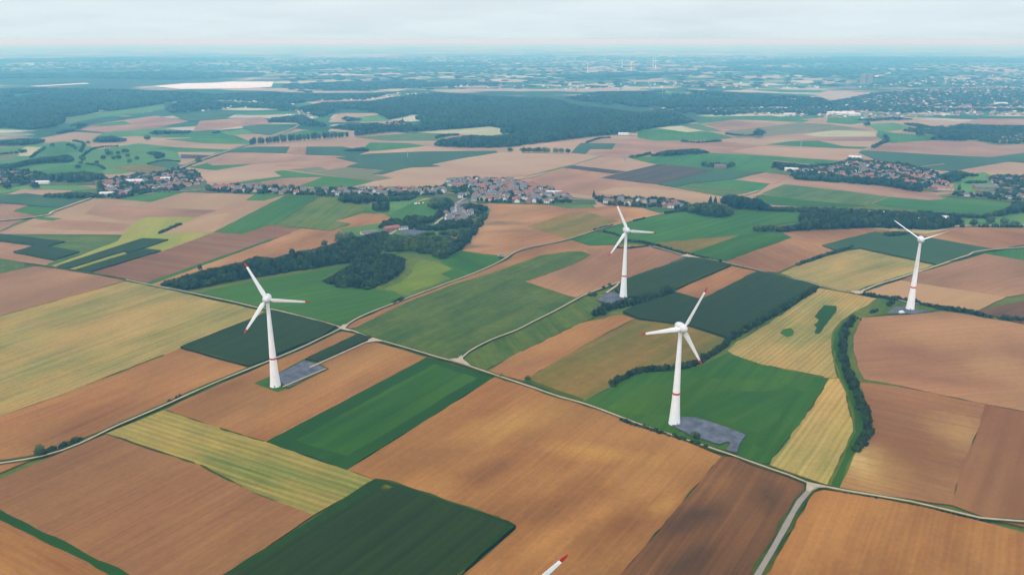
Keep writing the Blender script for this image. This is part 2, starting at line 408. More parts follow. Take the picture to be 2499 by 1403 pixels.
F('green', '2139,333 2141,318 2187,325 2275,331 2300,336 2260,345 2244,352 2165,348')
F('soilpink', '1859,355 1999,336 2139,334 2160,345 2120,362 2050,356 1997,344 1931,345')
F('green', '1869,353 1931,345 1997,344 2057,357 2123,359 2105,364 1982,359')
F('soilpink', '1240,372 1465,380 1517,386 1600,381 1727,372 1880,380 2049,393 2092,381 2118,364 1982,360 1859,355 1740,343 1600,345 1540,336 1502,350 1494,366 1432,376')
F('tan', '1859,357 1982,361 2116,365 2092,381 2049,392 1859,378 1780,370')
F('soilpink', '2115,366 2170,350 2254,344 2499,348 2499,362 2416,385 2280,378 2103,367')
F('teal', '2095,373 2103,368 2280,378 2416,385 2499,356 2499,398 2457,395 2326,418 2295,417 2218,404 2141,392', 4)
F('tan', '2326,418 2462,395 2499,398 2499,433 2423,430')
# left pastures and mid-left
F('pasture', '0,420 0,360 95,352 154,345 200,350 240,365 340,350 430,360 442,390 426,413 364,410 300,424 120,432', 5)
F('green', '95,378 108,355 154,345 198,355 195,371 128,378')
F('pale', '44,381 49,366 64,358 105,360 100,370 74,381')
F('meadowbrown', '0,395 0,372 40,368 48,378 20,390')
F('pasture', '190,390 205,376 240,366 300,372 280,386 205,390')
F('green', '87,420 154,402 231,404 262,412 240,420 120,430')
F('olive', '267,409 359,402 426,414 339,424')
F('teal', '364,403 408,393 457,407 434,414')
F('green', '400,340 500,336 616,345 613,352 500,350')
F('green', '380,363 400,359 577,366 552,371 431,371')
F('plough', '441,377 536,380 503,387 441,387')
F('soilpink', '0,0 1,0 1,1') if False else None
F('green', '462,409 503,398 616,402 526,416')
F('tan', '430,436 526,416 640,398 800,390 876,398 846,408 779,408 707,414 669,420 687,431 620,440 500,448')
F('soilpink', '560,373 620,373 746,378 830,384 800,390 640,400 520,404 500,396')
F('soilpink', '664,405 740,396 805,388 876,398 805,416 720,408')
F('teal', '552,373 582,363 620,359 707,359 699,374 620,373')
F('soilpink', '707,359 748,359 746,378 699,375')
F('teal', '748,359 838,359 892,372 866,382 746,378', 4)
F('green', '887,363 902,348 1000,350 1041,357 1000,367 900,368')
F('tan', '866,382 892,372 1041,357 1130,366 1208,369 1030,371 902,376')
F('meadowbrown', '707,414 779,408 805,416 846,408 941,416 912,426 961,435 915,443 800,428', 6)
F('teal', '846,408 876,398 820,386 902,376 1030,371 1210,369 1215,373 1133,386 1051,402 1074,407 1000,409 933,427 910,426 943,416', 5)
F('green', '669,419 692,416 784,428 912,443 848,459 725,456 787,432 692,435 620,447 560,450 620,439 687,431', 2)
F('soilpink', '620,448 692,436 787,433 725,456 690,462 640,458')
F('tan', '848,461 912,443 961,435 912,427 1000,410 1074,407 1051,402 1133,386 1215,373 1260,371 1389,375 1466,381 1399,402 1291,427 1210,437 1090,438 1080,462', 9)
F('grass', '1262,438 1291,429 1399,402 1466,381 1480,383 1420,403 1300,436')
F('tan', '1466,383 1517,386 1602,402 1532,418 1399,404', 4)
F('plough', '1373,409 1399,404 1527,419 1497,425')
F('soilpink', '1255,440 1373,411 1497,425 1466,435 1604,452 1758,480 1753,494 1600,492 1471,482 1420,473 1363,468 1337,453')
F('tan', '1455,470 1500,458 1560,455 1758,480 1753,496 1600,492')
F('plough', '1466,435 1604,402 1650,404 1748,416 1604,450 1568,447', 0)
F('green', '1530,384 1599,382 1728,373 1880,381 2054,394 2003,404 1887,391 1885,409 1930,428 1866,421 1792,439 1880,448 1851,468 1764,480 1640,457 1604,451 1748,416 1650,404 1604,402 1561,392', 11)
F('teal', '1606,451 1748,417 1866,421 1792,438 1690,448 1648,458')
F('meadow', '1648,459 1689,449 1848,468 1764,480')
F('soilpink', '1792,439 1866,422 1936,427 1887,450')
F('meadow', '1859,473 1913,450 2013,461 2167,481 2110,503 1961,489', 3)
F('lush', '1842,480 1859,475 1961,489 2108,504 2060,506 1900,502 1856,497')
F('soilpink', '1915,448 1941,439 2074,444 2180,455 2259,468 2308,485 2280,490 2167,481 2013,459')
F('green', '2131,497 2172,481 2259,490 2311,486 2411,491 2470,500 2462,507 2398,525 2192,509')
F('pasture', '2325,455 2345,430 2400,420 2440,440 2440,478 2330,478')
F('pasture', '2330,545 2345,538 2460,520 2499,510 2499,556 2335,556')
F('green', '2360,548 2380,540 2440,548 2420,553')
# left-middle
F('tan', '0,568 85,533 133,518 221,487 244,481 290,487 367,494 462,466 505,470 640,478 697,476 640,512 524,566 400,612 287,590 154,590 0,573')
F('soilpink', '240,500 400,508 533,514 480,531 365,531 300,540 205,522')
F('soilpink', '150,537 220,540 322,549 300,566 150,562 60,553')
F('soilpink', '0,498 72,500 31,517 85,527 49,541 0,565')
F('tan', '20,474 62,460 170,462 180,472 103,477')
F('pasture', '0,474 0,464 80,450 190,452 240,462 180,466 60,462')
F('teal', '0,480 62,473 103,478 221,486 144,509 80,504 0,495', 3)
F('green', '31,517 75,504 144,509 103,526')
F('green', '85,535 103,530 154,534 128,540')
F('green', '290,487 367,494 462,466 440,462 340,478')
F('green', '600,490 625,473 690,470 697,476 645,491')
F('corn', '0,574 159,593 108,606 85,602 0,591')
F('soilpink', '0,591 85,602 33,618 133,638 113,649 0,631', 0)
F('meadow', '164,591 210,584 310,593 205,620 113,648 133,638 195,618 108,606')
F('corn', '33,618 85,603 115,604 195,618 133,638', 4)
F('meadow', '0,632 85,650 60,658 0,671')
F('yellow', '323,548 359,531 485,531 441,548 387,571 523,568 460,592 395,615 313,640 164,662 120,653 287,590', 11)
F('tan', '388,573 441,549 488,531 560,520 524,566', 1)
F('corn', '139,654 349,585 411,588 313,621 303,616 164,659', 0)
F('corn', '185,662 354,611 393,615 221,667', 0)
F('green', '524,567 620,517 700,476 784,480 743,504 666,552 620,563 590,573', 1)
F('grass', '784,481 828,481 832,495 877,498 900,500 884,517 820,540 859,548 805,564 753,558 671,552 743,505', 10)
F('soilred', '223,667 395,615 524,568 590,573 661,550 738,559 625,600 359,691 308,684', 7)
F('soil', '369,696 669,586 738,559 807,565 859,548 820,540 887,522 936,523 953,533 928,558 889,574 830,590 748,615 671,636 620,634 513,662 400,700', 0)
F('green', '359,691 640,592 659,584 669,586 620,604 370,696', 0)
# centre
F('soil', '1187,495 1300,497 1384,509 1458,507 1510,500 1622,523 1522,545 1450,565 1373,589 1317,601 1255,619 1232,634 1128,614 1140,594 1190,530 1200,508', 5, spots=[(1218,546,62,26,0,(112,92,84)),(1150,604,40,16,20,(120,94,84)),(1270,565,60,14,5,(140,108,92))])  # dark spots beside the wood: shade painted into the soil colour
F('olive', '1286,554 1384,523 1425,517 1509,540 1445,563 1394,582 1373,581', 0)
F('lush', '1350,491 1440,493 1453,509 1384,504')
F('green', '1573,509 1640,501 1655,509 1625,523')
F('pasture', '1330,499 1356,491 1440,500 1452,507 1384,508')
F('green', '951,525 1000,499 1056,484 1060,495 1043,509 1077,515 1046,545 992,545 961,549', 5)
F('pasture', '1115,473 1133,463 1161,463 1156,476')
F('pasture', '900,500 960,490 1000,480 1040,482 1000,499 951,525 905,520')
F('green', '884,517 900,500 912,520', 0)
F('pasture', '830,560 935,545 950,535 990,548 1060,548 1090,545 1160,550 1172,535 1187,505 1197,512 1184,532 1140,590 1128,614 1083,634 1040,622 985,616 900,632 870,600')
F('olive', '1060,562 1150,556 1140,580 1100,590 1080,610 1060,600 1085,575')
F('lush', '905,706 954,685 984,643 1015,620 1041,622 1084,635 1128,614 1220,626 1236,632 1149,671 1077,699 1061,702 1000,726', 7)
F('grass', '915,706 954,685 984,645 1015,620 1041,622 1107,658 1077,671 1102,681 1061,700 1000,726')
F('fresh', '938,707 979,691 1005,668 1012,648 1028,636 1061,640 1107,658 1074,671 1098,681 992,720', 8)
F('green', '1396,586 1455,568 1509,580 1525,586 1509,598 1445,601')
F('green', '1460,566 1525,545 1620,525 1676,517 1717,530 1797,530 1790,512 1880,517 1967,520 1976,538 1892,551 1866,566 1908,568 1933,581 1859,607 1764,642 1686,622 1594,600 1535,584', 13)
F('olive', '1599,594 1805,576 1681,620')
F('lush', '1681,621 1805,577 1880,568 1908,568 1933,581 1859,607 1764,642', 5)
F('soil', '838,806 864,788 961,746 1090,697 1192,657 1240,636 1260,620 1317,604 1373,592 1395,588 1437,601 1510,600 1560,600 1600,604 1443,624 1419,616 1384,617 1317,626 1240,655 1161,681 1107,696 984,745 869,801', 3)
F('meadow', '858,808 869,801 984,744 1107,695 1161,680 1240,654 1317,625 1384,616 1419,615 1443,623 1404,645 1281,690 1404,731 1396,737 1240,818 1197,833 1146,860 1117,882 1069,874 1005,855 940,835 915,826', 2)
F('soilpink', '1282,689 1404,645 1443,623 1430,610 1581,603 1674,627 1607,656 1514,690 1414,729 1396,726', 1)
F('meadow', '1127,884 1146,865 1197,838 1260,813 1300,793 1404,738 1432,723 1462,748 1450,777 1419,790 1260,866 1184,907 1146,897', 6)
F('soil', '1190,909 1260,866 1419,790 1514,770 1548,780 1445,834 1342,893 1278,932 1240,922', 1)
F('corn', '1530,684 1609,657 1686,632 1717,635 1784,650 1645,711 1574,730 1530,728 1500,712 1515,692', 1)
F('soil', '1645,716 1674,700 1787,652 1848,664 1815,681 1740,722 1710,735', 1)
F('corn', '1520,766 1574,739 1645,717 1708,735 1740,722 1817,680 1851,665 1885,673 1987,699 1998,704 1977,716 1880,775 1799,819 1776,828 1686,800 1558,781', 9)
F('olive', '1548,782 1650,794 1686,801 1774,831 1766,847 1728,870 1650,898 1568,908 1522,924 1489,948 1420,985 1276,933 1289,924 1445,834', 9)
F('verge', '1276,933 1284,926 1425,978 1420,986', 0)
F('green', '1420,984 1489,949 1522,930 1570,912 1645,908 1702,898 1748,877 1774,865 1789,868 1859,893 2027,929 1950,1040 1874,1136 1804,1118 1700,1085 1584,1043 1517,1024', 10)
F('lush', '1480,1000 1540,955 1700,925 1900,935 1965,960 1900,1050 1860,1100 1700,1020 1600,1015 1540,1015', 4)
F('green', '1640,1015 1760,960 1930,955 1900,1030 1850,1060 1700,1010')
F('stubble', '1775,858 1800,835 1880,788 1998,706 2054,714 2139,731 2115,749 2082,765 2049,790 2031,813 2028,844 2036,893 2044,926 2023,926 1859,892 1789,868', 2)
F('lushdark', '2010,747 2041,749 2042,759 2018,793 1998,818 1987,816 1993,802 1985,795 1998,783 1987,775', 3)
F('green', '1902,815 1912,806 1930,803 1938,812 1934,822 1920,826')
F('stubble', '2023,928 2046,926 2064,962 2080,1034 2081,1055 2066,1089 2045,1133 2018,1187 1911,1150 1878,1138 1900,1108 1950,1042', 10)
F('grass', '2018,1187 2045,1133 2066,1089 2081,1055 2080,1034 2064,962 2046,926 2036,893 2028,844 2031,813 2049,790 2082,765 2115,749 2141,734 2210,738 2290,756 2260,766 2162,770 2103,778 2095,796 2083,822 2081,854 2092,895 2109,928 2195,944 2195,948 2098,935 2105,957 2110,1001 2126,1040 2131,1063 2084,1115 2071,1149 2048,1196', 0)
F('lush', '2028,1188 2052,1135 2070,1092 2088,1058 2086,1030 2070,962 2052,926 2041,893 2033,844 2036,815 2054,792 2085,768 2090,775 2066,800 2055,830 2054,860 2062,900 2078,940 2104,1010 2112,1050 2096,1085 2070,1130 2048,1194', 12)
# right
F('soil', '1764,642 1859,608 1933,582 1908,568 2115,558 2190,559 2270,565 2334,556 2499,558 2499,588 2426,611 2270,583 2231,571 2154,568 2136,567 2005,602 2034,613 1936,650 1898,667 1851,663', 15)
F('pale', '2115,558 2190,558 2270,564 2330,558 2260,572 2190,566')
F('teal', '2005,602 2136,568 2154,575 2213,571 2270,583 2426,611 2290,649 2244,639 2100,608 2036,612', 6)
F('tan', '2342,621 2360,613 2376,616 2370,622')
F('stubble', '1905,669 1944,651 2026,625 2098,610 2282,650 2128,697 2085,713 2049,710 2003,698 1936,680', 4)
F('soilpink', '2105,717 2198,686 2241,667 2405,621 2499,638 2499,719 2454,727 2377,763 2280,749 2210,733', 2)
F('tan', '2105,716 2198,686 2240,694 2454,727 2377,762 2280,748', 3)
F('green', '2405,620 2499,594 2499,638')
F('soildark', '2380,762 2499,718 2499,794 2436,776', 0)
F('soilpink', '2103,778 2259,767 2300,763 2334,766 2499,794 2499,1008 2403,989 2195,944 2109,928 2092,895 2082,854 2083,822 2095,796', 0, spots=[(2330,830,70,40,30,(196,142,110)),(2440,900,60,40,60,(200,150,116)),(2200,860,60,40,0,(158,104,84)),(2300,930,70,20,-10,(156,100,80))])
F('soilpink', '2048,1195 2071,1149 2084,1115 2131,1063 2126,1040 2110,1001 2105,957 2098,936 2195,948 2403,990 2392,1040 2343,1151 2322,1236 2221,1221 2071,1200', 8, spots=[(2106,1128,32,17,60,(250,230,190)),(2125,1150,56,32,60,(214,170,120)),(2340,1060,50,30,60,(204,158,120)),(2215,1110,60,40,60,(150,100,70))])
F('soilred', '2403,990 2499,1008 2499,1290 2389,1262 2322,1236 2343,1151 2392,1040', 5)
# left foreground
F('soilpink', '0,671 85,652 128,656 256,677 308,686 154,732 0,774', 4)
F('stubble', '0,774 154,732 308,688 385,704 560,744 645,763 625,777 441,853 154,966 0,1019', 6)
F('soil', '0,1020 154,967 441,854 607,901 540,930 410,986 295,1036 103,1112 0,1158', 1)
F('green', '462,714 560,692 620,682 748,661 868,643 782,688 825,704 889,708 905,706 1002,727 961,742 900,765 862,783 836,800 735,774 640,755 564,737', 2)
F('grass', '462,713 620,681 748,660 868,642 840,660 782,688 800,676 850,650 748,666 620,688 490,716', 0)
F('corn', '441,853 613,784 668,764 748,782 822,802 790,823 610,900', 0)
F('soil', '405,1003 450,980 640,897 725,862 835,812 868,817 912,836 1040,875 851,977 733,1039 650,1082 508,1040', 1)
F('green', '620,939 743,884 797,908 700,952 679,961', 0)
F('corn', '745,883 877,820 907,830 892,838 779,889', 0)
F('stubgreen', '259,1062 400,1004 508,1040 650,1083 848,1151 918,1177 765,1261 620,1206 480,1136', 2)
F('soilpink', '-260,1290 1,1173 259,1064 480,1137 620,1208 765,1262 205,1650 -260,1650', 1)
F('soil', '-260,1150 1,1274 258,1403 500,1530 500,1640 -260,1640', 1)
F('lushdark', '-260,1120 1,1248 310,1403 620,1560 560,1570 258,1403 1,1274 -260,1146', 1)
F('corn', '917,1178 941,1181 1241,1282 1259,1293 1135,1403 880,1630 205,1633 565,1403', 6, spots=[(940,1196,9,5,0,(130,146,52))])
F('headland', '917,1178 941,1181 1241,1282 1259,1293 1135,1403 1120,1403 1238,1294 1228,1288 940,1192 600,1403 565,1403', 2)
F('lushdark', '1043,876 1207,924 845,1151 650,1082', 1)
F('lush', '1060,892 1165,926 848,1119 722,1078', 1)
F('soil', '1212,922 1304,954 1432,994 1517,1025 1584,1046 1700,1092 1760,1118 1519,1403 1320,1650 880,1650 1135,1403 1259,1295 1241,1281 941,1180 918,1176 847,1151', 6, spots=[(1450,1108,60,18,-15,(214,160,104)),(1250,1040,70,30,40,(206,156,104)),(1360,1240,70,26,40,(138,86,60)),(1510,1290,60,22,40,(140,86,60)),(1620,1240,24,10,40,(206,152,100)),(1180,1160,50,20,40,(144,92,66))])
F('soildark', '1760,1118 1791,1120 1880,1153 1965,1186 1945,1225 1850,1403 1720,1640 1320,1650 1519,1403', 7, spots=[(1700,1262,44,16,35,(74,54,46)),(1870,1215,30,14,60,(84,58,46)),(1668,1380,40,14,45,(80,58,48)),(1762,1180,20,9,50,(160,112,82))])
F('soil', '1985,1207 2010,1200 2071,1209 2221,1236 2299,1254 2499,1306 2499,1640 1740,1650 1870,1403', 7)
for g in ('1086,448 1095,440 1190,437 1240,438 1290,450 1345,462 1368,474 1402,484 1450,488 1455,500 1330,501 1195,498 1120,497 1085,490 1050,482 1060,462',
 '500,458 620,453 700,461 850,460 900,459 1000,461 1090,454 1090,484 1000,482 900,486 830,484 700,478 600,474 500,472', '235,447 300,430 380,422 440,412 480,418 505,445 505,472 440,470 370,470 290,486 235,486',
 '0,422 60,418 110,428 130,446 230,440 235,452 60,454 0,454', '1082,526 1118,500 1170,500 1185,512 1160,540 1140,550 1078,547', '1450,486 1520,487 1600,489 1680,495 1700,512 1640,516 1560,507 1480,502',
 '1888,412 1960,408 2040,402 2082,384 2140,398 2200,402 2265,416 2310,430 2320,462 2285,470 2230,464 2150,448 2070,442 1960,433 1880,424', '2400,432 2499,434 2499,498 2440,492 2390,486 2310,482 2330,468 2400,470 2440,462 2425,452',
 '2200,320 2300,312 2499,318 2499,352 2430,354 2380,344 2300,334'):
    F('garden', g)
F('pasture', '1115,473 1133,463 1161,463 1156,476')
F('pasture', '2330,476 2350,440 2400,432 2425,452 2438,462 2400,470')
VM = [field_mat('verge', 0.0) for _ in range(3)]
for pt, ww, z, i in MARGINS: strip('verge', [tuple(p) for p in pt], ww, z, VM[i], depth=.35)
# gravel pads and quarry faces
def pad(s, m, z=None, nm='gravel_pad'):
    global ZI; ZI += 1
    g = [at(*p) for p in P(s)]
    return slab(nm, g, ZI * .008 + .55 if z is None else z, m, depth=.5, step=8, amp=.8)
pad('652,930 743,880 775,889 803,904 703,954 686,946', VM[2], None, 'verge')
pad('662,926 743,885 771,892 797,904 703,949 690,940', M['gravel'])
pad('1456,735 1486,717 1500,718 1530,729 1524,738 1504,744 1484,746', M['gravel'])
pad('1640,1044 1661,1024 1692,1024 1730,1034 1791,1055 1819,1068 1804,1089 1797,1112 1770,1104 1783,1089 1776,1083 1755,1090 1690,1070', M['gravel'], ZI * .008 + .9)
pad('2165,768 2185,752 2210,753 2229,759 2270,761 2232,769', M['gravel'])
pad('975,566 1010,562 1042,563 1036,574 1005,576 980,573', M['gravel'], nm='yard')
pad('372,211 452,204 520,203 560,200 668,200 662,213 600,216 440,218', M['sand'], 3.0, 'quarry_floor')
pad('352,189 380,183 470,186 500,190 420,194', M['sand'], 3.0, 'quarry_floor')
pad('75,211 210,203 218,205 90,212', M['sand'], 3.0, 'quarry_floor')
pad('2132,186 2174,177 2172,180 2140,189', M['sand'], 3.0, 'quarry_floor')

# ------------------------------------------------------------------ roads and tracks
RZ = ZI * .008 + .75
def road(s, w, mat='road', verge=0.0, vw=0.0, name='road', step=12):
    global RZ
    pts = dense([at(*ext(p)) for p in P(s)], step)
    if verge:
        RZ += .012; strip('verge', pts, w + verge, RZ - .1, field_mat('verge', 0.0), jitter=.5)
    RZ += .012; return strip(name, pts, w, RZ, M[mat], jitter=.12)
ROAD_A = '0,1166 103,1119 295,1040 411,990 452,971 539,933 640,892 725,857 784,829 835,804 864,785 902,767 961,744 1031,717 1090,695 1149,673 1192,655 1231,635 1255,619 1284,608 1317,602 1373,590 1404,581 1450,566 1497,553 1576,533 1620,523'
road(ROAD_A, 2.0, verge=1.4)
strip('verge', dense([at(*ext(p)) for p in P('0,1160 103,1113 295,1036 411,986 452,966 539,929 640,888')], 10), [2 + 2.4 * abs(mnoise.noise(Vector((i * .21, 3, 1)))) for i in range(len(dense([at(*ext(p)) for p in P('0,1160 103,1113 295,1036 411,986 452,966 539,929 640,888')], 10)))], ZI * .008 + .6, VM[1], depth=.3)
strip('verge', dense([at(*p) for p in P('60,645 128,655 257,675 308,686')], 8), 5, ZI * .008 + .8, VM[0], jitter=.4)
ROAD_B = '308,686 385,702 462,717 564,739 636,756 671,760 735,776 800,793 835,804 866,813 910,831 936,837 1005,857 1069,876 1115,888 1146,898 1210,920 1260,937 1304,952 1368,974 1432,992 1517,1024 1553,1038 1610,1057 1700,1087 1744,1102 1791,1118 1880,1150 1924,1165 1970,1184 2014,1194 2071,1205 2151,1218 2221,1230 2299,1248 2389,1270 2495,1299'
road(ROAD_B, 1.9, verge=3.6)
road('1995,1192 1976,1202 1950,1231 1918,1288 1885,1348 1859,1392 1780,1530', 3.6, 'asphalt', verge=4)
road('1117,888 1128,877 1146,861 1197,834 1260,810 1299,790 1355,762 1404,735 1432,721 1466,708 1517,690 1560,674', 1.8, verge=1.5)
road('1480,718 1500,704 1517,690', 3.0)
road('1594,604 1640,617 1676,628 1710,633 1764,642 1787,648 1851,663 1910,679 1967,690 2003,702 2049,713 2092,719', 1.8, verge=4)
road('2085,720 2103,714 2141,698 2200,680 2295,649 2359,627 2424,612 2495,589', 2.6, verge=4)
road('2092,719 2160,727 2215,742 2290,750', 2.6)
road('915,833 903,836 889,842 825,871 756,902', 2.2)
road('690,950 740,928 796,905', 1.6)
road('0,566 85,532 133,517 221,486 262,474', 5, verge=4)
road('434,414 487,393 564,367 605,354 671,333 723,310 743,285 735,272', 7, 'asphalt', verge=10)
road('941,582 960,570 985,560 1060,558 1062,550 1080,534 1095,515 1120,495 1150,480', 4.5)
road('240,474 320,464 420,470 520,463 640,463 760,468 900,472 1040,470 1120,475 1200,484 1330,488 1440,490 1540,497 1640,502', 6, 'asphalt')
road('1255,440 1300,433 1325,425', 6)
road('1640,503 1690,505 1760,508', 5)
road('2344,430 2330,440 2300,455', 6)
road('2420,445 2440,462 2438,478', 7)
road('2305,402 2180,420 2210,440 2290,468', 7, 'asphalt')
road('2330,556 2400,553 2499,554', 7)
road('1851,468 1800,482', 5)
def tri(s):
    global RZ; RZ += .012
    slab('road', [at(*p) for p in P(s)], RZ, M['road'], depth=.3, step=5, amp=.3)
tri('1098,881 1117,880 1127,872 1130,882 1150,899 1120,890')
tri('826,806 838,797 850,797 843,805 856,813 836,809')
tri('900,833 910,829 940,838 915,838 895,842')
tri('1968,1183 2000,1192 2018,1197 1990,1197 1974,1208 1966,1206')
tri('2075,715 2100,714 2110,708 2105,721 2088,722')
tri('1660,629 1676,624 1712,634 1690,632')
# ------------------------------------------------------------------ foliage templates
def ico(sub):
    bm = bmesh.new(); bmesh.ops.create_icosphere(bm, subdivisions=sub, radius=1.0)
    V = np.array([v.co[:] for v in bm.verts]); Fc = np.array([[v.index for v in f.verts] for f in bm.faces]); bm.free(); return V, Fc
def crown(seed, sub=2, lumps=.34, leaves=0, flat=.0):
    V, Fc = ico(sub); r = np.random.default_rng(seed); o = Vector(r.uniform(-50, 50, 3))
    d = np.array([1 + lumps * mnoise.noise(Vector(v) * 1.7 + o) + .16 * mnoise.noise(Vector(v) * 4.5 + o) + r.uniform(-.07, .07) for v in V])
    V = V * d[:, None]
    V[:, 2] = np.where(V[:, 2] < -.55, -.55 + (V[:, 2] + .55) * .3, V[:, 2])
    if leaves:
        n = r.normal(size=(leaves, 3)); n /= np.linalg.norm(n, axis=1)[:, None]
        idx = np.argmax(n @ (ico(sub)[0]).T, axis=1); c = V[idx] * r.uniform(.9, 1.12, (leaves, 1))
        tri = c[:, None, :] + r.normal(scale=.17, size=(leaves, 3, 3))
        base = len(V); V = np.vstack([V, tri.reshape(-1, 3)]); Fc = np.vstack([Fc, base + np.arange(leaves * 3).reshape(-1, 3)])
    return V, Fc
T_NEAR = [crown(i, 2, .42, 120) for i in range(6)]
T_MID = [crown(20 + i, 1, .38, 24) for i in range(6)]
T_FAR = [crown(40 + i, 1, .34, 0) for i in range(5)]
T_TINY = [(lambda V, Fc: (V * np.random.default_rng(i).uniform(.75, 1.25, (len(V), 1)), Fc))(*ico(0 if False else 1)) for i in range(3)]
def merge(temps, pl):
    """pl: array rows x, y, z, rx, ry, rz, rot -> one mesh"""
    pl = np.asarray(pl, float); k = RNG.integers(0, len(temps), len(pl)); Vs, Fs, base = [], [], 0
    for i, (tv, tf) in enumerate(temps):
        q = pl[k == i]
        if not len(q): continue
        c, s = np.cos(q[:, 6])[:, None], np.sin(q[:, 6])[:, None]
        x = (tv[None, :, 0] * c - tv[None, :, 1] * s) * q[:, 3:4] + q[:, 0:1]
        y = (tv[None, :, 0] * s + tv[None, :, 1] * c) * q[:, 4:5] + q[:, 1:2]
        z = tv[None, :, 2] * q[:, 5:6] + q[:, 2:3]
        n = len(tv); Vs.append(np.stack([x, y, z], -1).reshape(-1, 3))
        Fs.append((tf[None] + (np.arange(len(q)) * n)[:, None, None] + base).reshape(-1, 3)); base += n * len(q)
    return np.vstack(Vs), np.vstack(Fs)
def hill_z(x, y): return 0.0

# ------------------------------------------------------------------ spoil heap under the wood
hx0, hy0 = at(545, 672); hx1, hy1 = at(830, 622)
def hill_z(x, y):
    dx, dy = hx1 - hx0, hy1 - hy0; L2 = dx * dx + dy * dy
    t = np.clip(((x - hx0) * dx + (y - hy0) * dy) / L2, 0, 1)
    d = np.hypot(x - hx0 - t * dx, y - hy0 - t * dy)
    h = 15 * np.clip(1 - d / 40, 0, 1) ** 1.2
    return h * (.75 + .25 * np.sin(t * 9 + .6))
n = 60; gx = np.linspace(hx0 - 60, hx1 + 60, n); gy = np.linspace(min(hy0, hy1) - 60, max(hy0, hy1) + 60, n)
HX, HY = np.meshgrid(gx, gy); HZ = hill_z(HX, HY)
HZ = np.where(HZ > .3, HZ + RNG.uniform(-.4, .4, HZ.shape), -1.0)
Vh = np.stack([HX, HY, HZ], -1).reshape(-1, 3)
Fh = [(i * n + j, i * n + j + 1, (i + 1) * n + j + 1, (i + 1) * n + j) for i in range(n - 1) for j in range(n - 1)]
link('hill', mesh_np('hill', Vh, Fh, [M['slag']], smooth=True), kind='structure')

HOUSES = []          # X, Y, angle, wall, roof, variant, village
def village(vname, s, n, gap, ang, walls='white cream white brick', roofs='brown grey brown grey red', avoid=()):
    occ = set(); poly = P(s); g = np.array([at(*ext(p)) for p in poly]); lo, hi = g.min(0), g.max(0); got = []
    wl, rl = walls.split(), roofs.split()
    for _ in range(n * 25):
        if len(got) >= n: break
        X, Y = RNG.uniform(lo, hi); u, v = proj(X, Y, 0); cx_, cy_ = int(X // gap), int(Y // gap)
        if any((cx_ + i, cy_ + j) in occ for i, j in ((0, 0), (1, 0), (0, 1), (-1, 0), (0, -1))) and ((cx_, cy_) in occ or random.random() < .5): continue
        if not inside([u], [v], [ext(p) for p in poly])[0]: continue
        if any(inside([u], [v], P(a))[0] for a in avoid): continue
        occ.add((cx_, cy_)); got.append((X, Y, R(ang) + random.choice((0, math.pi / 2, 0)) + random.uniform(-.12, .12), random.choice(wl), random.choice(rl), random.randrange(3), vname))
    HOUSES.extend(got)
village('central village', '1092,446 1128,440 1190,441 1240,442 1290,454 1340,464 1365,478 1400,486 1396,494 1330,497 1200,494 1160,493 1130,488 1115,468', 150, 17, -12, avoid=('1112,478 1130,460 1166,460 1158,480',))
village('roadside village row', '505,460 620,457 700,466 850,466 900,464 1000,466 1090,462 1085,474 1000,477 900,478 830,479 700,475 600,470 505,468', 80, 18, 4, walls='white white cream brick', roofs='brown grey red grey brown')
village('left village', '250,447 300,436 380,430 440,420 470,424 495,446 440,466 370,466 290,482 250,480', 100, 16, 10, roofs='brown grey red brown')
village('left edge village', '0,428 60,424 100,434 112,446 60,450 0,450', 40, 18, 6, roofs='brown grey brown red')
village('lane hamlet', '1088,522 1120,503 1160,504 1150,520 1140,540 1084,543', 20, 18, 35, walls='cream brick white', roofs='grey brown grey')
village('lower roadside row', '1452,490 1520,491 1600,494 1655,500 1650,510 1560,504 1480,498', 22, 21, -14)
village('copse hamlet', '1640,505 1690,505 1700,512 1660,515', 5, 20, -10)
village('right village', '1900,418 1960,416 2040,408 2080,396 2140,406 2200,408 2260,422 2300,436 2306,455 2285,463 2230,456 2150,441 2070,436 1960,426', 150, 18, -12, walls='white cream brick white', roofs='red brown grey red grey')
village('right edge village', '2410,438 2499,440 2499,492 2440,486 2395,482 2320,480 2330,474 2440,474 2430,455', 70, 18, -8)
village('belt houses', '2040,524 2110,524 2160,530 2220,540 2300,536 2312,541 2240,547 2150,535 2050,531', 14, 24, -5, walls='white', roofs='pale grey brown')
village('farthest right village', '2220,318 2260,316 2350,330 2420,332 2499,328 2499,345 2430,350 2380,340 2300,330', 130, 22, 0, roofs='brown red grey')
village('far hamlet', '690,290 720,268 745,262 770,290 790,306 760,310 730,296', 26, 34, 60, roofs='grey pale brown')
village('far garden village', '430,262 560,246 700,246 730,254 620,262 520,272 450,272', 60, 36, 0, roofs='pale grey brown')
village('behind forest', '760,246 900,232 1000,226 1060,226 1000,236 860,246', 50, 40, 0, roofs='grey brown pale')
village('far town', '1560,272 1640,262 1760,268 1880,262 2000,264 2090,246 2200,222 2400,212 2499,214 2499,286 2400,282 2260,284 2140,292 2020,286 1860,282 1700,274', 2000, 22, 0, walls='cream brick cream', roofs='brown grey pale grey red')
village('far plain', '1240,212 1500,200 1760,196 1960,206 2100,210 2300,186 2499,176 2499,196 2300,210 2080,216 1860,216 1640,214 1400,222', 420, 40, 0, walls='cream white brick', roofs='pale grey brown')
village('far left plain', '720,212 760,206 1000,206 1240,206 1240,218 960,214 760,216', 80, 40, 0, walls='cream brick', roofs='pale grey brown')
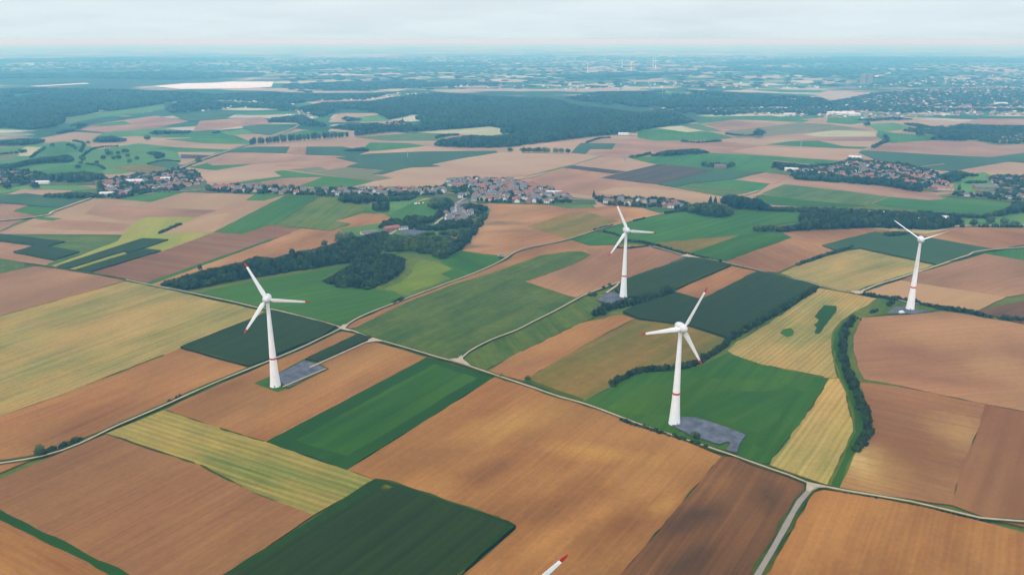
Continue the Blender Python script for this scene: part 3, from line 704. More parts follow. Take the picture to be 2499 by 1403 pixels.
KEEP_CLEAR = np.array([(h[0], h[1]) for h in HOUSES if h[1] < 2900] + [at(*p) for p in ((956,564),(983,562),(901,574),(2218,544),(2240,545),(330,448),(262,478),(105,450),(405,441),(1757,524),(770,639),(1352,476))])
def clear_of_houses(x, y):
    ok = np.ones(len(x), bool)
    if not len(x) or y.min() > 2900: return ok
    q = KEEP_CLEAR[(KEEP_CLEAR[:, 0] > x.min() - 20) & (KEEP_CLEAR[:, 0] < x.max() + 20)]
    for hx_, hy_ in q: ok &= ~((np.abs(x - hx_) < 5.2) & (y > hy_ - 9) & (y < hy_ + 4.5))
    return ok

# ------------------------------------------------------------------ woods that read as one mass
def scatter(poly, spacing, h, tries=1.0, keep=1.0, hj=.3, edge=True):
    g = np.array([at(*ext(p)) for p in poly]); x0, y0 = g.min(0); x1, y1 = g.max(0)
    pts = []; Y = y0
    while Y < y1:
        sp = max(spacing, Y / 260.); k = max(1, int((x1 - x0) / sp))
        xs = x0 + (np.arange(k) + RNG.uniform(-.45, .45, k)) * sp; ys = Y + RNG.uniform(-.45, .45, k) * sp
        pts.append(np.stack([xs, ys, np.full(k, sp)], -1)); Y += sp * .92
    p = np.vstack(pts); p = p[RNG.random(len(p)) < keep]
    pe = [ext(q) for q in poly]
    u, v = proj(p[:, 0], p[:, 1], 0 * p[:, 0]); ok = inside(u, v, pe)
    p = p[ok]; hh = h * (1 + RNG.uniform(-hj, hj, len(p)))
    zb = hill_z(p[:, 0], p[:, 1])
    if edge:                                # keep the tree tops inside the outline too
        for f in (1.0, .72, .5):
            u, v = proj(p[:, 0], p[:, 1], zb + hh); bad = ~inside(u, v, pe); hh = np.where(bad, h * f * .8, hh)
        u, v = proj(p[:, 0], p[:, 1], zb + hh); ok = inside(u, v, pe); p, hh, zb = p[ok], hh[ok], zb[ok]
    return p[:, 0], p[:, 1], zb, hh, p[:, 2]
def wood(name, s, h, spacing, label, cat='wood', temps=None, mat='forest', keep=1.0, hj=.3, tall=1.0, edge=True, gaps=0.0):
    poly = P(s); x, y, zb, hh, sp = scatter(poly, spacing, h, keep=keep, hj=hj, edge=edge)
    if not len(x): print('EMPTY', label); return
    if gaps and len(x):                     # clearings and rides
        gk = np.array([mnoise.noise(Vector((q * .0035, w_ * .0022, 4.0))) + .5 * mnoise.noise(Vector((q * .011, w_ * .007, 1.0))) for q, w_ in zip(x, y)]) < gaps
        x, y, zb, hh, sp = x[gk], y[gk], zb[gk], hh[gk], sp[gk]
    k_ = clear_of_houses(x, y) if name != 'forest' else np.ones(len(x), bool); x, y, zb, hh, sp = x[k_], y[k_], zb[k_], hh[k_], sp[k_]
    if not len(x): print('EMPTY', label); return
    r = sp * RNG.uniform(.5, .9, len(x)) * tall
    pl = np.stack([x, y, zb + hh * .52, r, r * RNG.uniform(.8, 1.2, len(x)), hh * .5, RNG.uniform(0, 6.28, len(x))], -1)
    far = y.mean() > 1900
    V, Fc = merge(temps or (T_FAR if far else T_NEAR if y.mean() < 1500 else T_MID), pl)
    return link(name, mesh_np(name, V, Fc, [M[mat]]), kind='stuff', label=label, cat=cat)
wood('forest', '0,322 20,312 60,318 128,312 157,300 157,290 246,274 330,264 400,253 480,240 520,228 470,222 300,216 100,212 0,218', 18, 13, 'broad dark forest filling the left edge below the pale quarry', 'forest', gaps=.42, hj=.45)
wood('forest', '722,262 790,248 900,245 1000,230 1080,224 1200,233 1340,238 1372,243 1390,252 1480,262 1560,272 1640,268 1690,290 1700,298 1560,318 1550,325 1440,335 1240,360 1150,361 1070,358 1055,350 1080,338 1150,328 1200,330 1240,326 1281,320 1240,313 1190,309 1030,322 990,325 940,320 860,320 790,312 830,303 872,300 958,296 915,275 830,274 780,288 745,275', 18, 11, 'large dark forest across the centre behind the pale cut field', 'forest', gaps=.42, hj=.45)
wood('forest', '1370,238 1460,222 1700,219 1880,228 2000,236 2060,258 1900,262 1700,266 1560,266 1480,258', 16, 16, 'long dark forest band right of the central forest', 'forest', gaps=.2, hj=.5)
wood('wood', '1537,381 1600,373 1625,366 1700,361 1746,372 1700,377 1612,383', 18, 9, 'dark wood above the black ploughed field', mat='forest')
wood('wood', '1757,495 1762,484 1776,474 1850,484 1888,506 1880,516 1790,512', 24, 9, 'tall dark conifer wood at the right end of the roadside village', mat='forest', temps=T_MID)
wood('wood', '1638,516 1680,498 1745,494 1785,506 1790,525 1765,532 1720,532 1680,518', 17, 9, 'round leafy copse around the farmhouse below the conifer wood', mat='leaf')
wood('wood', '1859,504 1990,506 2060,508 2190,514 2290,522 2360,536 2335,556 2269,563 2190,560 2115,557 1912,567 1866,566 1888,556 1960,543 1972,522 1859,514', 15, 8.5, 'long belt of trees hiding white houses on the right', 'tree belt', mat='leafdark', keep=.8)
wood('wood', '388,698 405,684 513,655 588,640 625,626 671,630 712,617 800,600 835,586 870,578 905,570 938,563 960,575 950,600 905,634 870,642 748,660 620,680 460,709', 10, 6.5, 'dark overgrown spoil heap wood behind the leftmost near turbine', mat='leafdark', keep=.92, hj=.55)
wood('wood', '784,690 830,661 866,641 897,625 948,617 984,630 987,648 984,663 954,687 895,709 838,705', 8, 6, 'dark bushy wood wedge touching the bright green field', mat='leafdark', hj=.55)
wood('scrub', '890,590 940,570 1000,576 1060,574 1100,582 1140,585 1140,598 1083,634 1040,620 990,614 940,617 905,628', 7, 8, 'patchy scrub of round bushes below the village lane', 'scrub', mat='leaf', keep=.75, hj=.55)
wood('scrub', '1085,600 1130,575 1155,556 1175,530 1190,508 1199,512 1184,534 1140,598 1085,634 1065,622', 10, 7, 'dense strip of trees edging the brown field by the village lane', 'tree belt', mat='leafdark')
wood('scrub', '1068,558 1085,547 1150,547 1160,556 1100,562', 8, 7, 'dark thicket below the gardens of the lane houses', 'thicket', mat='leafdark', edge=False)
wood('wood', '1110,506 1150,495 1198,505 1196,520 1160,522 1120,515', 12, 8, 'dark round wood at the right end of the village lane', mat='leafdark', keep=.8)
wood('wood', '829,494 832,478 850,472 900,475 940,480 1000,476 1040,462 1030,482 1000,490 960,494 880,500 840,497', 16, 8.5, 'line of dark garden trees under the roadside village', 'tree belt', mat='leafdark', keep=.85)
wood('wood', '985,548 995,540 1045,543 1090,530 1108,505 1095,500 1085,518 1046,548 1000,553', 11, 7, 'curved tree line around the lower edge of the village meadow', 'tree belt', mat='leafdark', edge=False)
wood('wood', '926,560 940,546 962,540 985,548 1000,556 1060,560 1085,552 1110,556 1085,564 1030,565 985,560 950,554', 8, 6.5, 'dark trees around the red roofed barn and its yard', mat='leafdark', keep=.8, edge=False)
wood('scrub', '1000,578 1060,572 1110,566 1150,560 1160,552 1150,585 1090,600 1020,606 960,600 930,590', 5, 8, 'loose bushes on the rough grass below the barn yard', 'scrub', mat='leaf', keep=.55, hj=.5, edge=False)
wood('wood', '1043,505 1055,484 1090,480 1100,490 1085,512 1060,512', 12, 8, 'garden trees above the right corner of the village meadow', mat='leaf', keep=.8)
wood('wood', '222,346 240,332 275,330 305,337 303,347 240,349', 20, 10, 'low dark copse with a ragged top in the left fields', mat='forest')
wood('wood', '128,326 150,315 182,312 182,322 145,329', 20, 11, 'small dark copse below the left forest edge', mat='forest')
wood('wood', '155,311 190,297 222,301 215,306 180,308', 18, 11, 'thin dark copse sticking out of the left forest', mat='forest')
wood('wood', '358,326 380,317 420,318 466,316 466,326 380,329', 18, 10, 'long dark copse in the pink fields left of the poplars', mat='forest')
wood('wood', '508,327 530,316 540,322 536,327', 18, 10, 'small pointed copse left of the poplar row', mat='forest')
wood('wood', '0,412 20,398 100,382 165,375 190,393 172,398 100,400 20,414', 20, 9, 'dark wood above the left village', mat='forest')
wood('wood', '0,352 25,340 60,336 105,338 110,350 60,356 0,362', 18, 9, 'dark wood at the left edge above the pale field', mat='forest')
wood('wood', '835,369 850,362 885,358 910,366 895,372 850,371', 17, 9, 'dark copse in the centre fields below the tall poplars', mat='forest')
wood('wood', '350,376 370,367 376,368 400,372 400,385 385,392 375,380', 13, 8, 'copse on the left pasture with a hooked end', mat='forest')
wood('wood', '104,484 110,472 180,468 240,470 242,484 180,487', 18, 8, 'thick dark hedge of trees above the teal crop field', 'tree belt', mat='leafdark')
wood('wood', '115,445 120,424 160,420 200,418 250,422 262,440 200,447 160,446', 16, 9, 'dark trees in the left village between white houses', mat='leafdark', keep=.75)
wood('wood', '1120,470 1112,478 1098,466 1128,452 1135,465', 12, 8, 'garden trees left of the green village pitch', mat='leaf', keep=.8)
wood('wood', '1158,474 1165,455 1185,450 1180,470', 13, 8, 'garden trees right of the green village pitch', mat='leaf', keep=.8)
wood('wood', '1885,412 1892,392 1950,398 2000,404 1990,416 1930,414', 17, 9, 'tree clump at the left end of the right hand village', mat='forest', keep=.9)
wood('wood', '1930,431 2000,436 2080,442 2180,450 2250,462 2265,468 2240,470 2160,456 2040,446 1945,440', 12, 8, 'dark garden hedge trees along the lower side of the right village', 'tree belt', mat='forest', edge=False)
wood('wood', '2300,425 2330,415 2430,430 2350,432 2330,450 2305,445', 15, 9, 'dark trees right of the red roofed village', mat='forest', keep=.85)
wood('wood', '2350,448 2360,440 2405,440 2410,448 2370,450', 14, 8, 'flat oval copse on the village meadow at right', mat='forest')
wood('wood', '2190,512 2250,512 2330,518 2400,522 2462,508 2480,490 2499,490 2499,505 2470,524 2400,536 2330,530 2250,524', 15, 8.5, 'curving line of trees round the right green field', 'tree belt', mat='leafdark', keep=.9)
wood('wood', '2155,576 2165,566 2200,564 2232,568 2200,578 2170,580', 10, 6, 'small copse on the upper edge of the teal field', mat='leafdark')
wood('wood', '2265,342 2300,316 2360,322 2390,335 2350,345', 18, 10, 'dark wood clump left of the farthest right village', mat='forest')
wood('wood', '2180,297 2240,300 2300,312 2350,300 2400,303 2499,310 2499,320 2300,320 2240,312', 16, 10, 'dark tree line above the farthest right village', 'tree belt', mat='forest')
wood('wood', '400,262 440,246 480,244 600,248 700,250 740,268 700,272 600,262 480,272 420,278', 15, 13, 'garden trees of the hamlet behind the light green field', mat='forest', keep=.45)
wood('wood', '655,300 665,286 735,278 760,290 790,300 800,312 740,308 720,300', 15, 11, 'trees around the hamlet left of the central forest', mat='forest', keep=.7)
wood('wood', '830,290 845,283 880,288 880,296 850,297', 14, 9, 'small copse on the hill field before the central forest', mat='forest')
wood('wood', '1560,292 1640,276 1760,284 1860,276 1980,282 2080,270 2200,278 2300,274 2499,270 2499,262 2300,262 2100,252 1900,262 1600,264', 11, 15, 'broken dark trees through the far town on the right', 'trees', mat='forest', keep=.42)
wood('wood', '1900,262 2060,240 2130,225 2250,215 2499,212 2499,262 2300,262 2100,268', 10, 20, 'scattered trees among far town houses at the right', 'trees', mat='forest', keep=.36)
wood('wood', '2060,292 2180,284 2250,290 2140,297', 13, 12, 'trees below the large far white shed', 'trees', mat='forest', keep=.5)
wood('wood', '400,252 520,228 640,222 760,226 900,226 980,224 900,244 780,246 720,254 560,246', 15, 18, 'far tree band behind the hamlet left of the central forest', 'trees', mat='forest', keep=.5)
wood('forest', '0,196 200,190 420,196 640,186 640,176 420,172 200,176 0,178', 16, 45, 'hazy far forest beyond the quarries at the left', 'forest', mat='forest', keep=.8)
wood('wood', '700,228 690,190 660,176 0,182 0,160 1240,135 2499,140 2499,212 2100,216 1400,214 1000,222', 11, 50, 'hazy scattered trees and hedges all over the far plain', 'trees', keep=.08, edge=False)
wood('forest', '0,156 300,150 640,148 640,140 300,138 0,146', 18, 90, 'faintest forest line under the horizon at the left', 'forest', mat='forest', keep=.9)
wood('forest', '670,214 760,200 960,196 1240,200 1240,206 1000,216 800,222', 15, 26, 'hazy forest strip beyond the central forest', 'forest', mat='forest', keep=.7)
wood('forest', '1360,188 1560,176 1700,174 1720,180 1560,186 1400,194', 15, 40, 'hazy wood strip below the far tiny turbines', 'forest', mat='forest', keep=.8)
wood('forest', '1690,176 1720,162 1760,170 1790,160 2090,170 2090,178 1990,190 1900,172', 15, 40, 'hazy wood left of the grey cooling towers', 'forest', mat='forest', keep=.7)
wood('forest', '1740,150 2060,138 2499,142 2499,152 2060,152 1800,158', 18, 80, 'faintest forest line under the horizon at the right', 'forest', mat='forest', keep=.9)
wood('forest', '660,166 900,148 1200,154 1200,160 900,160 700,176', 16, 60, 'faint forest streak under the horizon at the centre', 'forest', mat='forest', keep=.6)

for s_, h_, k_, lb in (('1092,446 1128,438 1190,439 1240,440 1290,452 1340,462 1400,484 1396,496 1330,499 1200,496 1130,488 1112,468', 9, .45, 'small garden trees between the houses of the central village'),
 ('505,458 620,454 700,463 850,463 1000,463 1090,458 1088,478 1000,480 830,482 700,477 600,473 505,470', 9, .45, 'small garden trees between the houses of the roadside village'),
 ('240,447 300,432 380,424 440,414 480,420 500,446 440,470 370,470 290,486 240,484', 9, .33, 'garden trees between the houses of the left village'),
 ('0,424 60,418 110,428 130,446 60,454 0,454', 10, .36, 'garden trees around the left edge village'),
 ('1084,524 1120,500 1170,500 1182,512 1160,540 1084,546', 7, .35, 'garden trees between the lane houses'),
 ('1450,486 1520,487 1600,489 1680,496 1690,514 1640,514 1560,507 1480,502', 10, .4, 'garden trees along the row above the middle turbine'),
 ('1890,412 1960,408 2040,402 2082,386 2140,398 2200,402 2265,416 2308,432 2310,460 2230,462 2150,446 2070,440 1960,431', 9, .34, 'garden trees between the houses of the right village'),
 ('2405,432 2499,434 2499,496 2440,490 2395,484 2320,482 2335,472 2440,474 2425,452', 9, .4, 'garden trees in the right edge village'),
 ('2200,320 2300,312 2499,316 2499,350 2430,352 2380,342 2300,332', 12, .4, 'garden trees in the farthest right village')):
    wood('garden_trees', s_, h_ - 1.5, 7.0, lb, 'trees', mat='leafdark', keep=k_ + .1, temps=T_MID, tall=.85, edge=False)

# ------------------------------------------------------------------ hedges, each a thing of its own
def hedge(s, w, h, label, mat='leafdark', gap=0.0, step=None, name='hedge', cat='hedge'):
    pts = dense([at(*ext(p)) for p in P(s)], 3.0); pl = []; d = 0
    st = step or max(2.2, w * .42)
    acc = 0
    for i in range(len(pts) - 1):
        a, b = Vector(pts[i]), Vector(pts[i + 1]); acc += (b - a).length
        if acc < st: continue
        acc = 0; nn = Vector((-(b - a).y, (b - a).x)).normalized()
        if gap and mnoise.noise(Vector((a.x * .02, a.y * .02, 9))) < gap - .5: continue
        for _ in range(max(1, round(w / 2.6))):
            o = random.uniform(-.5, .5) * max(0, w - 3); hh = h * random.uniform(.5, 1.2); r = min(w, 5) * random.uniform(.3, .62)
            p = a + nn * o
            pl.append((p.x, p.y, hh * .47 + .4, r, r * random.uniform(.8, 1.2), hh * .52, random.uniform(0, 6.28)))
    V, Fc = merge(T_NEAR if pts[0][1] < 1000 else T_MID, pl)
    return link(name, mesh_np(name, V, Fc, [M[mat]]), label=label, cat=cat)
hedge('1452,776 1462,768 1478,757 1510,750 1560,743 1600,729 1645,714', [13][0], 8, 'thick dark hedge below the grey pad of the middle turbine')
hedge('1491,946 1505,933 1530,921 1570,909 1640,904 1690,893 1730,871 1765,849 1776,832', 6.5, 5.5, 'curving dark hedge crossing behind the nearest turbine tower')
hedge('1785,829 1805,816 1860,786 1920,751 1988,711', 8, 6, 'straight dark hedge between the dark crop and the striped stubble')
hedge('2080,782 2066,803 2056,832 2055,860 2063,900 2078,936 2092,971 2106,1010 2117,1045 2119,1065 2098,1090 2084,1108', 9, 6.5, 'long snaking dark tree hedge down the right side of the stubble', mat='leafdark')
hedge('1524,590 1560,592 1594,600 1640,612 1690,625 1760,641', 5, 4, 'low dark hedge running behind the middle turbine tower')
hedge('1472,567 1500,573 1530,583', 5, 3.5, 'short dark hedge left of the middle turbine hub')
hedge('1500,606 1530,608 1560,605 1585,602', 5, 3.5, 'bushy strip right behind the middle turbine tower')
hedge('2105,722 2210,737 2280,753 2372,766 2436,780 2499,796', 6, 5, 'long dark hedge passing behind the rightmost turbine base')
hedge('1518,1029 1553,1042 1600,1056 1640,1068', 4.5, 3, 'roadside hedge just below the nearest turbine base')
hedge('1640,1066 1690,1084 1730,1097', 5, 3, 'roadside hedge along the front of the nearest grey pad')
hedge('108,1113 140,1101 170,1089 205,1074', 5.5, 4.5, 'dark roadside hedge at the left edge beside the pale road')
hedge('415,984 440,972 452,968', 3, 3, 'short dark roadside bush strip on the left pale road')
hedge('1944,650 1990,634 2040,617 2084,605', 6, 5, 'sloping dark hedge left of the yellow stubble field')
hedge('1450,564 1500,551', 5, 4, 'dark hedge on the left roadside bend behind the middle turbine')
hedge('1545,542 1576,534', 4, 4, 'short hedge on the upper edge of the big right meadow')
hedge('1622,523 1650,518 1680,516', 5, 5, 'hedge running into the copse above the big right meadow')
hedge('2100,783 2085,778', 3, 3, 'tiny bush clump at the top of the snaking hedge')
hedge('2126,766 2140,762 2152,763', 6, 4, 'dark bushes left of the rightmost turbine pad')
hedge('2166,750 2180,738', 5, 4, 'small bush row above the rightmost turbine pad')
hedge('960,743 985,732', 5, 4, 'dark roadside bushes beside the curving pale road', mat='leafdark')
hedge('2063,1207 2090,1212', 2.5, 2, 'small roadside hedge right of the road fork')
hedge('2108,1214 2150,1222', 3, 2.2, 'roadside hedge overgrowing the right hand road')
hedge('2220,1230 2300,1249 2380,1270 2450,1290', 2.5, 1.6, 'thin grassy hedge on the far verge of the right road', gap=.5)
hedge('388,572 441,549', 7, 5, 'thin dark isolated hedge in the tan field at left')
hedge('196,372 205,352 180,345', 9, 6, 'curved hedge on the left pastures', mat='forest')
hedge('196,388 215,372 240,362 290,358', 9, 6, 'long winding hedge down the middle of the left pastures', mat='forest')
hedge('75,386 95,372 110,362', 9, 7, 'hedge right of the pale field on the left pastures', mat='forest')
hedge('0,390 30,376 48,368', 9, 7, 'hedge at the left edge below the pale field', mat='forest')
hedge('210,402 240,405 256,414', 8, 5, 'hedge at the right end of the small green left field', mat='forest')
hedge('359,402 400,393 440,396', 7, 4, 'hedge at the upper end of the teal strip by the left road', mat='forest')
hedge('1660,346 1700,349 1760,346', 10, 7, 'low dark hedge in the pink field below the bright green field', mat='forest')
hedge('1430,350 1460,340 1490,337', 9, 6, 'dark hedge above the teal square field', mat='forest')
hedge('1770,328 1810,332 1840,332', 10, 7, 'dark hedge left of the big lone tree', mat='forest')
hedge('2130,362 2150,352 2165,346 2160,334', 12, 9, 'dark hedge climbing between two pink fields at right', mat='forest')
hedge('1535,385 1560,383 1590,376', 10, 7, 'dark hedge left of the wood above the ploughed field', mat='forest')
hedge('1064,339 1080,334 1120,331', 11, 9, 'spur of hedge below the pale cut field', mat='forest')
hedge('1851,664 1880,671 1905,678', 4, 3, 'short verge hedge at the corner of the dark crop field')
hedge('2340,556 2420,556 2499,558', 8, 7, 'roadside tree hedge at the right edge under the green field', gap=.45)

# ------------------------------------------------------------------ trees one can tell apart
ORD = ['first', 'second', 'third', 'fourth', 'fifth', 'sixth', 'seventh', 'eighth', 'ninth', 'tenth', 'eleventh', 'twelfth']
def nth(i):
    if i < 12: return ORD[i]
    k = i + 1; return f"{k}{'th' if 10 < k % 100 < 14 else {1: 'st', 2: 'nd', 3: 'rd'}.get(k % 10, 'th')}"
def tree_meshes(kind, seed, parts):
    r = np.random.default_rng(seed)
    if kind == 'poplar': tv, tf = crown(seed, 2, .25, 90); sc = (.17, .17, .47); zc = .52
    elif kind == 'conifer':
        tv, tf = crown(seed, 2, .2, 80); t = (tv[:, 2] + 1) / 2; tv[:, :2] *= (1.15 - t)[:, None]; sc = (.24, .24, .47); zc = .5
    else: tv, tf = crown(seed, 2, .45, 140); sc = (.46, .46, .42); zc = .58
    V = tv * np.array(sc); V[:, 2] += zc
    n = 7; ring = lambda z, q, ox=0: [(math.cos(a) * q + ox, math.sin(a) * q, z) for a in np.linspace(0, 2 * math.pi, n, endpoint=False)]
    tvs = ring(-.01, .035) + ring(.2, .024, .005) + ring(.55, .012, .01)
    tfs = []
    for k in range(2):
        for i in range(n):
            j = (i + 1) % n; a, b, c, d = k*n+i, k*n+j, (k+1)*n+j, (k+1)*n+i; tfs += [(a, b, c), (a, c, d)]
    for q in range(4):                       # limbs
        a = q * 1.6 + seed; b0 = len(tvs); z0 = .24 + .06 * q; e = (math.cos(a) * .2 * (sc[0] / .46), math.sin(a) * .2 * (sc[0] / .46), z0 + .22)
        tvs += [(.01, 0, z0 - .012), (.01, .012, z0), (-.005, -.012, z0), e]; tfs += [(b0, b0+1, b0+3), (b0+1, b0+2, b0+3), (b0+2, b0, b0+3)]
    tvs = np.array(tvs); tfs = np.array(tfs)
    lm = M[{'poplar': 'leafdark', 'conifer': 'leafdark'}.get(kind, ('leaf', 'leafdark', 'leafpale')[seed % 3])]
    if parts: return mesh_np('crown', V, tf, [lm]), mesh_np('trunk', tvs, tfs, [M['bark']])
    me = mesh_np('tree', np.vstack([V, tvs]), np.vstack([tf, tfs + len(V)]), [lm, M['bark']])
    mi = np.zeros(len(me.polygons), np.int32); mi[len(tf):] = 1; me.polygons.foreach_set('material_index', mi); return me
SMALL = {k: [tree_meshes(k, 60 + i + 11 * j, False) for i in range(6)] for j, k in enumerate(('round', 'poplar', 'conifer'))}
BIG = {k: [tree_meshes(k, 90 + i + 7 * j, True) for i in range(3)] for j, k in enumerate(('round', 'poplar', 'conifer'))}
def tree(kind, X, Y, h, label, group=None, parts=False, wide=1.0, name=None):
    nm = name or {'round': 'tree', 'poplar': 'poplar_tree', 'conifer': 'conifer_tree'}[kind]; cat = 'tree'
    if parts:
        c, t = random.choice(BIG[kind]); o = link(nm, None, label=label, cat=cat, group=group)
        link('crown', c, parent=o); link('trunk', t, parent=o)
    else: o = link(nm, random.choice(SMALL[kind]), label=label, cat=cat, group=group)
    o.location = (X, Y, 0); o.scale = (h * wide, h * wide, h); o.rotation_euler = (0, 0, random.uniform(0, 6.28)); return o
NT = 0
def px_trees(kind, pts, h, lab, group=None, parts=False, wide=1.0):
    pts = sorted(pts); 
    for i, (x, y) in enumerate(pts):
        X, Y = at(x, y); tree(kind, X, Y, h * random.uniform(.85, 1.15), lab.replace('#', nth(i)) if len(pts) > 1 else lab, group, parts, wide)
        global NT; NT += 1
px_trees('round', [(100, 1116)], 12, 'lone bushy tree at the end of the roadside hedge at left', parts=True, wide=.7)
px_trees('poplar', [(614 + 232 * i / 25 + random.uniform(-2, 2), 354 - 18.5 * i / 25) for i in range(26)], 22, 'tall dark poplar, # from the left in the long open row', 'poplars in the long row', wide=1.5)
px_trees('poplar', [(870 + 116 * i / 21 + random.uniform(-1.5, 1.5), 334 - 14 * i / 21) for i in range(22)], 21, 'tall poplar in the dense row under the red roofs, # from left', 'poplars in the dense row', wide=1.7)
px_trees('round', [(1245, 372), (1278, 373), (1291, 373), (1304, 373), (1314, 373), (1327, 373), (1335, 373.5), (1356, 374), (1370, 374), (1386, 375)], 15, 'round dark tree, # from the left in the row on the brown field', 'round trees on the field edge', wide=1.1)
past = [(1125,145),(1180,132),(1205,130),(920,235),(1235,225),(1305,197),(1215,175),(1030,155),(985,195),(1055,150),(745,282),(795,205),(770,240),(1020,128),(1080,195),(720,98),(840,45),(235,130),(690,75),(500,75),(655,68),(1130,190)]
px_trees('round', [(x / 3.897, 340 + y / 3.897) for x, y in past], 11, 'round tree dotted on the left pasture, # from the left', 'pasture trees', wide=1.15)
px_trees('round', [(484, 396)], 14, 'lone round tree beside the straight left road', wide=1.1)
px_trees('round', [(1851, 336)], 26, 'big lone round tree on the far brown field at right', wide=1.3)
px_trees('round', [(360, 343)], 18, 'lone round tree in the pink fields at left', wide=1.2)
px_trees('round', [(195, 318)], 18, 'lone tree right of the small copse under the left forest', wide=1.2)
px_trees('round', [(2243, 332), (2252, 332)], 18, 'round tree in a pair on the far right field, # of two', 'pair of round trees', wide=1.2)
px_trees('round', [(2115, 309)], 20, 'far tree on the dark bank below the shed at right', wide=1.3)
px_trees('round', [(660, 466), (673, 466), (693, 467), (712, 466), (645, 466)], 14, 'round tree at the gap in the roadside village, # from left', 'trees in the village gap', wide=1.0)
px_trees('poplar', [(912 + i * 5, 516 + (i % 3) * 1.5) for i in range(8)], 19, 'slim poplar in the clump behind the village meadow, # from left', 'slim poplars', wide=1.1)
px_trees('round', [(1717, 408), (1727, 409), (1735, 408), (1743, 410), (1752, 410), (1762, 410), (1770, 411), (1778, 409), (1786, 408)], 13, 'dark tree, # from the left in the farmstead ring on the green field', 'farmstead trees')
px_trees('round', [(1866, 567), (1882, 566), (1846, 566)], 12, 'round tree at the left tip of the long right belt, # from left', 'belt tip trees', wide=1.1)
px_trees('conifer', [(1449, 484), (1745, 500), (1733, 502)], 20, 'pointed conifer in the roadside village, # from the left', 'village conifers')
px_trees('round', [(2416, 547), (2450, 550), (2470, 556), (2478, 556), (2375, 553)], 12, 'roadside tree at the right edge under the green field, # from left', 'right edge roadside trees', wide=1.0)
px_trees('round', [(830, 592), (856, 590), (845, 596)], 16, 'big round tree at the top of the spoil heap wood, # from left', 'crest trees', parts=True, wide=1.0)
px_trees('round', [(792, 602), (713, 622)], 10, 'small paler tree on the crest of the spoil heap wood, # from left', 'small crest trees', parts=True)
px_trees('round', [(1473, 706), (1487, 700), (1440, 722), (1452, 723)], 5, 'small bush in the green corner left of the middle turbine, # from left', 'corner bushes', parts=True, wide=1.2)
px_trees('round', [(1692, 1066), (1700, 1072)], 5, 'small bush on the nearest grey pad, # from left', 'pad bushes', parts=True, wide=1.1)
px_trees('round', [(1288, 928), (1224, 922)], 4, 'small roadside bush by the central road, # from left', 'central road bushes', parts=True, wide=1.2)
px_trees('round', [(1221, 632)], 5, 'bush wrapped around the small hut by the curving road', parts=True, wide=1.5)
px_trees('round', [(488, 660)], 9, 'spindly tree standing in front of the red brown field', parts=True, wide=.7)
px_trees('conifer', [(2340, 466)], 16, 'dark pointed tree on the village meadow at right', wide=1.2)
px_trees('round', [(88, 462), (20, 462), (335, 472)], 15, 'round dark tree below the left village, # from left', 'left village trees', wide=1.1)

# ------------------------------------------------------------------ houses
def house_mesh(w, d, e, rh, wall, roof, chim):
    """walls with openings, and a gable roof with eaves; returns wall, roof, chimney meshes"""
    V = [(-w/2,-d/2,-.3),(w/2,-d/2,-.3),(w/2,d/2,-.3),(-w/2,d/2,-.3),(-w/2,-d/2,e),(w/2,-d/2,e),(w/2,d/2,e),(-w/2,d/2,e),(-w/2,0,e+rh-.12),(w/2,0,e+rh-.12)]
    Fs = [(0,1,5,4),(1,2,6,9,5),(2,3,7,6),(3,0,4,8,7)]; nf = len(Fs); mi = [0] * nf
    def opening(x0, x1, z0, z1, side):
        y = side * (d/2 + .03); b = len(V)
        V.extend([(x0,y,z0),(x1,y,z0),(x1,y,z1),(x0,y,z1)]); Fs.append((b,b+1,b+2,b+3) if side < 0 else (b+3,b+2,b+1,b)); mi.append(1)
    for side in (-1, 1):
        for k in range(3):
            cx = (-.32 + .32 * k) * w
            if k == 1: opening(cx - .5, cx + .5, 0, 2.1, side)
            else: opening(cx - .7, cx + .7, 1.0, 2.3, side)
            if e > 4.5: opening(cx - .6, cx + .6, 3.4, 4.6, side)
    wm = mesh_np('wall', V, Fs, [M['wall_' + wall], M['glass']]); wm.polygons.foreach_set('material_index', mi)
    o, t = .45, .22; s = rh / (d / 2); y0 = d/2 + o; z0 = e - o * s
    L = [(-y0, z0), (0, e + rh), (y0, z0), (y0 - .05, z0 - t), (0, e + rh - t - .02), (-y0 + .05, z0 - t)]
    X0, X1 = -w/2 - .35, w/2 + .35; n = 6
    V2 = [(X0, y, z) for y, z in L] + [(X1, y, z) for y, z in L]
    F2 = [(i, (i+1) % n, n + (i+1) % n, n + i) for i in range(n)] + [(5,4,1,0),(4,3,2,1),(n,n+1,n+4,n+5),(n+1,n+2,n+3,n+4)]
    rm = mesh_np('roof', V2, F2, [M['roof_' + roof]])
    cmm = None
    if chim:
        x, y, q = w * .28, d * .1, .4; zt = e + rh + .9; zb = e + rh * .5
        Vc = [(x+a*q, y+b*q, z) for z in (zb, zt) for a, b in ((-1,-1),(1,-1),(1,1),(-1,1))]
        cmm = mesh_np('chimney', Vc, [(0,1,5,4),(1,2,6,5),(2,3,7,6),(3,0,4,7),(4,5,6,7)], [M['wall_brick']])
    return wm, rm, cmm
PROTO = {}
for wl in WALLS:
    for rf in ROOFS:
        PROTO[wl, rf] = [house_mesh(w, d, e, rh, wl, rf, True) for w, d, e, rh in ((11, 9, 3.2, 3.4), (14, 9, 5.2, 3.6), (10, 8, 5.0, 3.2))]
SHED = [house_mesh(w, d, e, rh, 'white', 'pale', False) for w, d, e, rh in ((24, 13, 5, 2.2), (32, 15, 5.5, 2.6))]
HOUSES.sort(key=lambda h: math.hypot(h[0], h[1]))
near, rest = HOUSES[:288], HOUSES[288:]
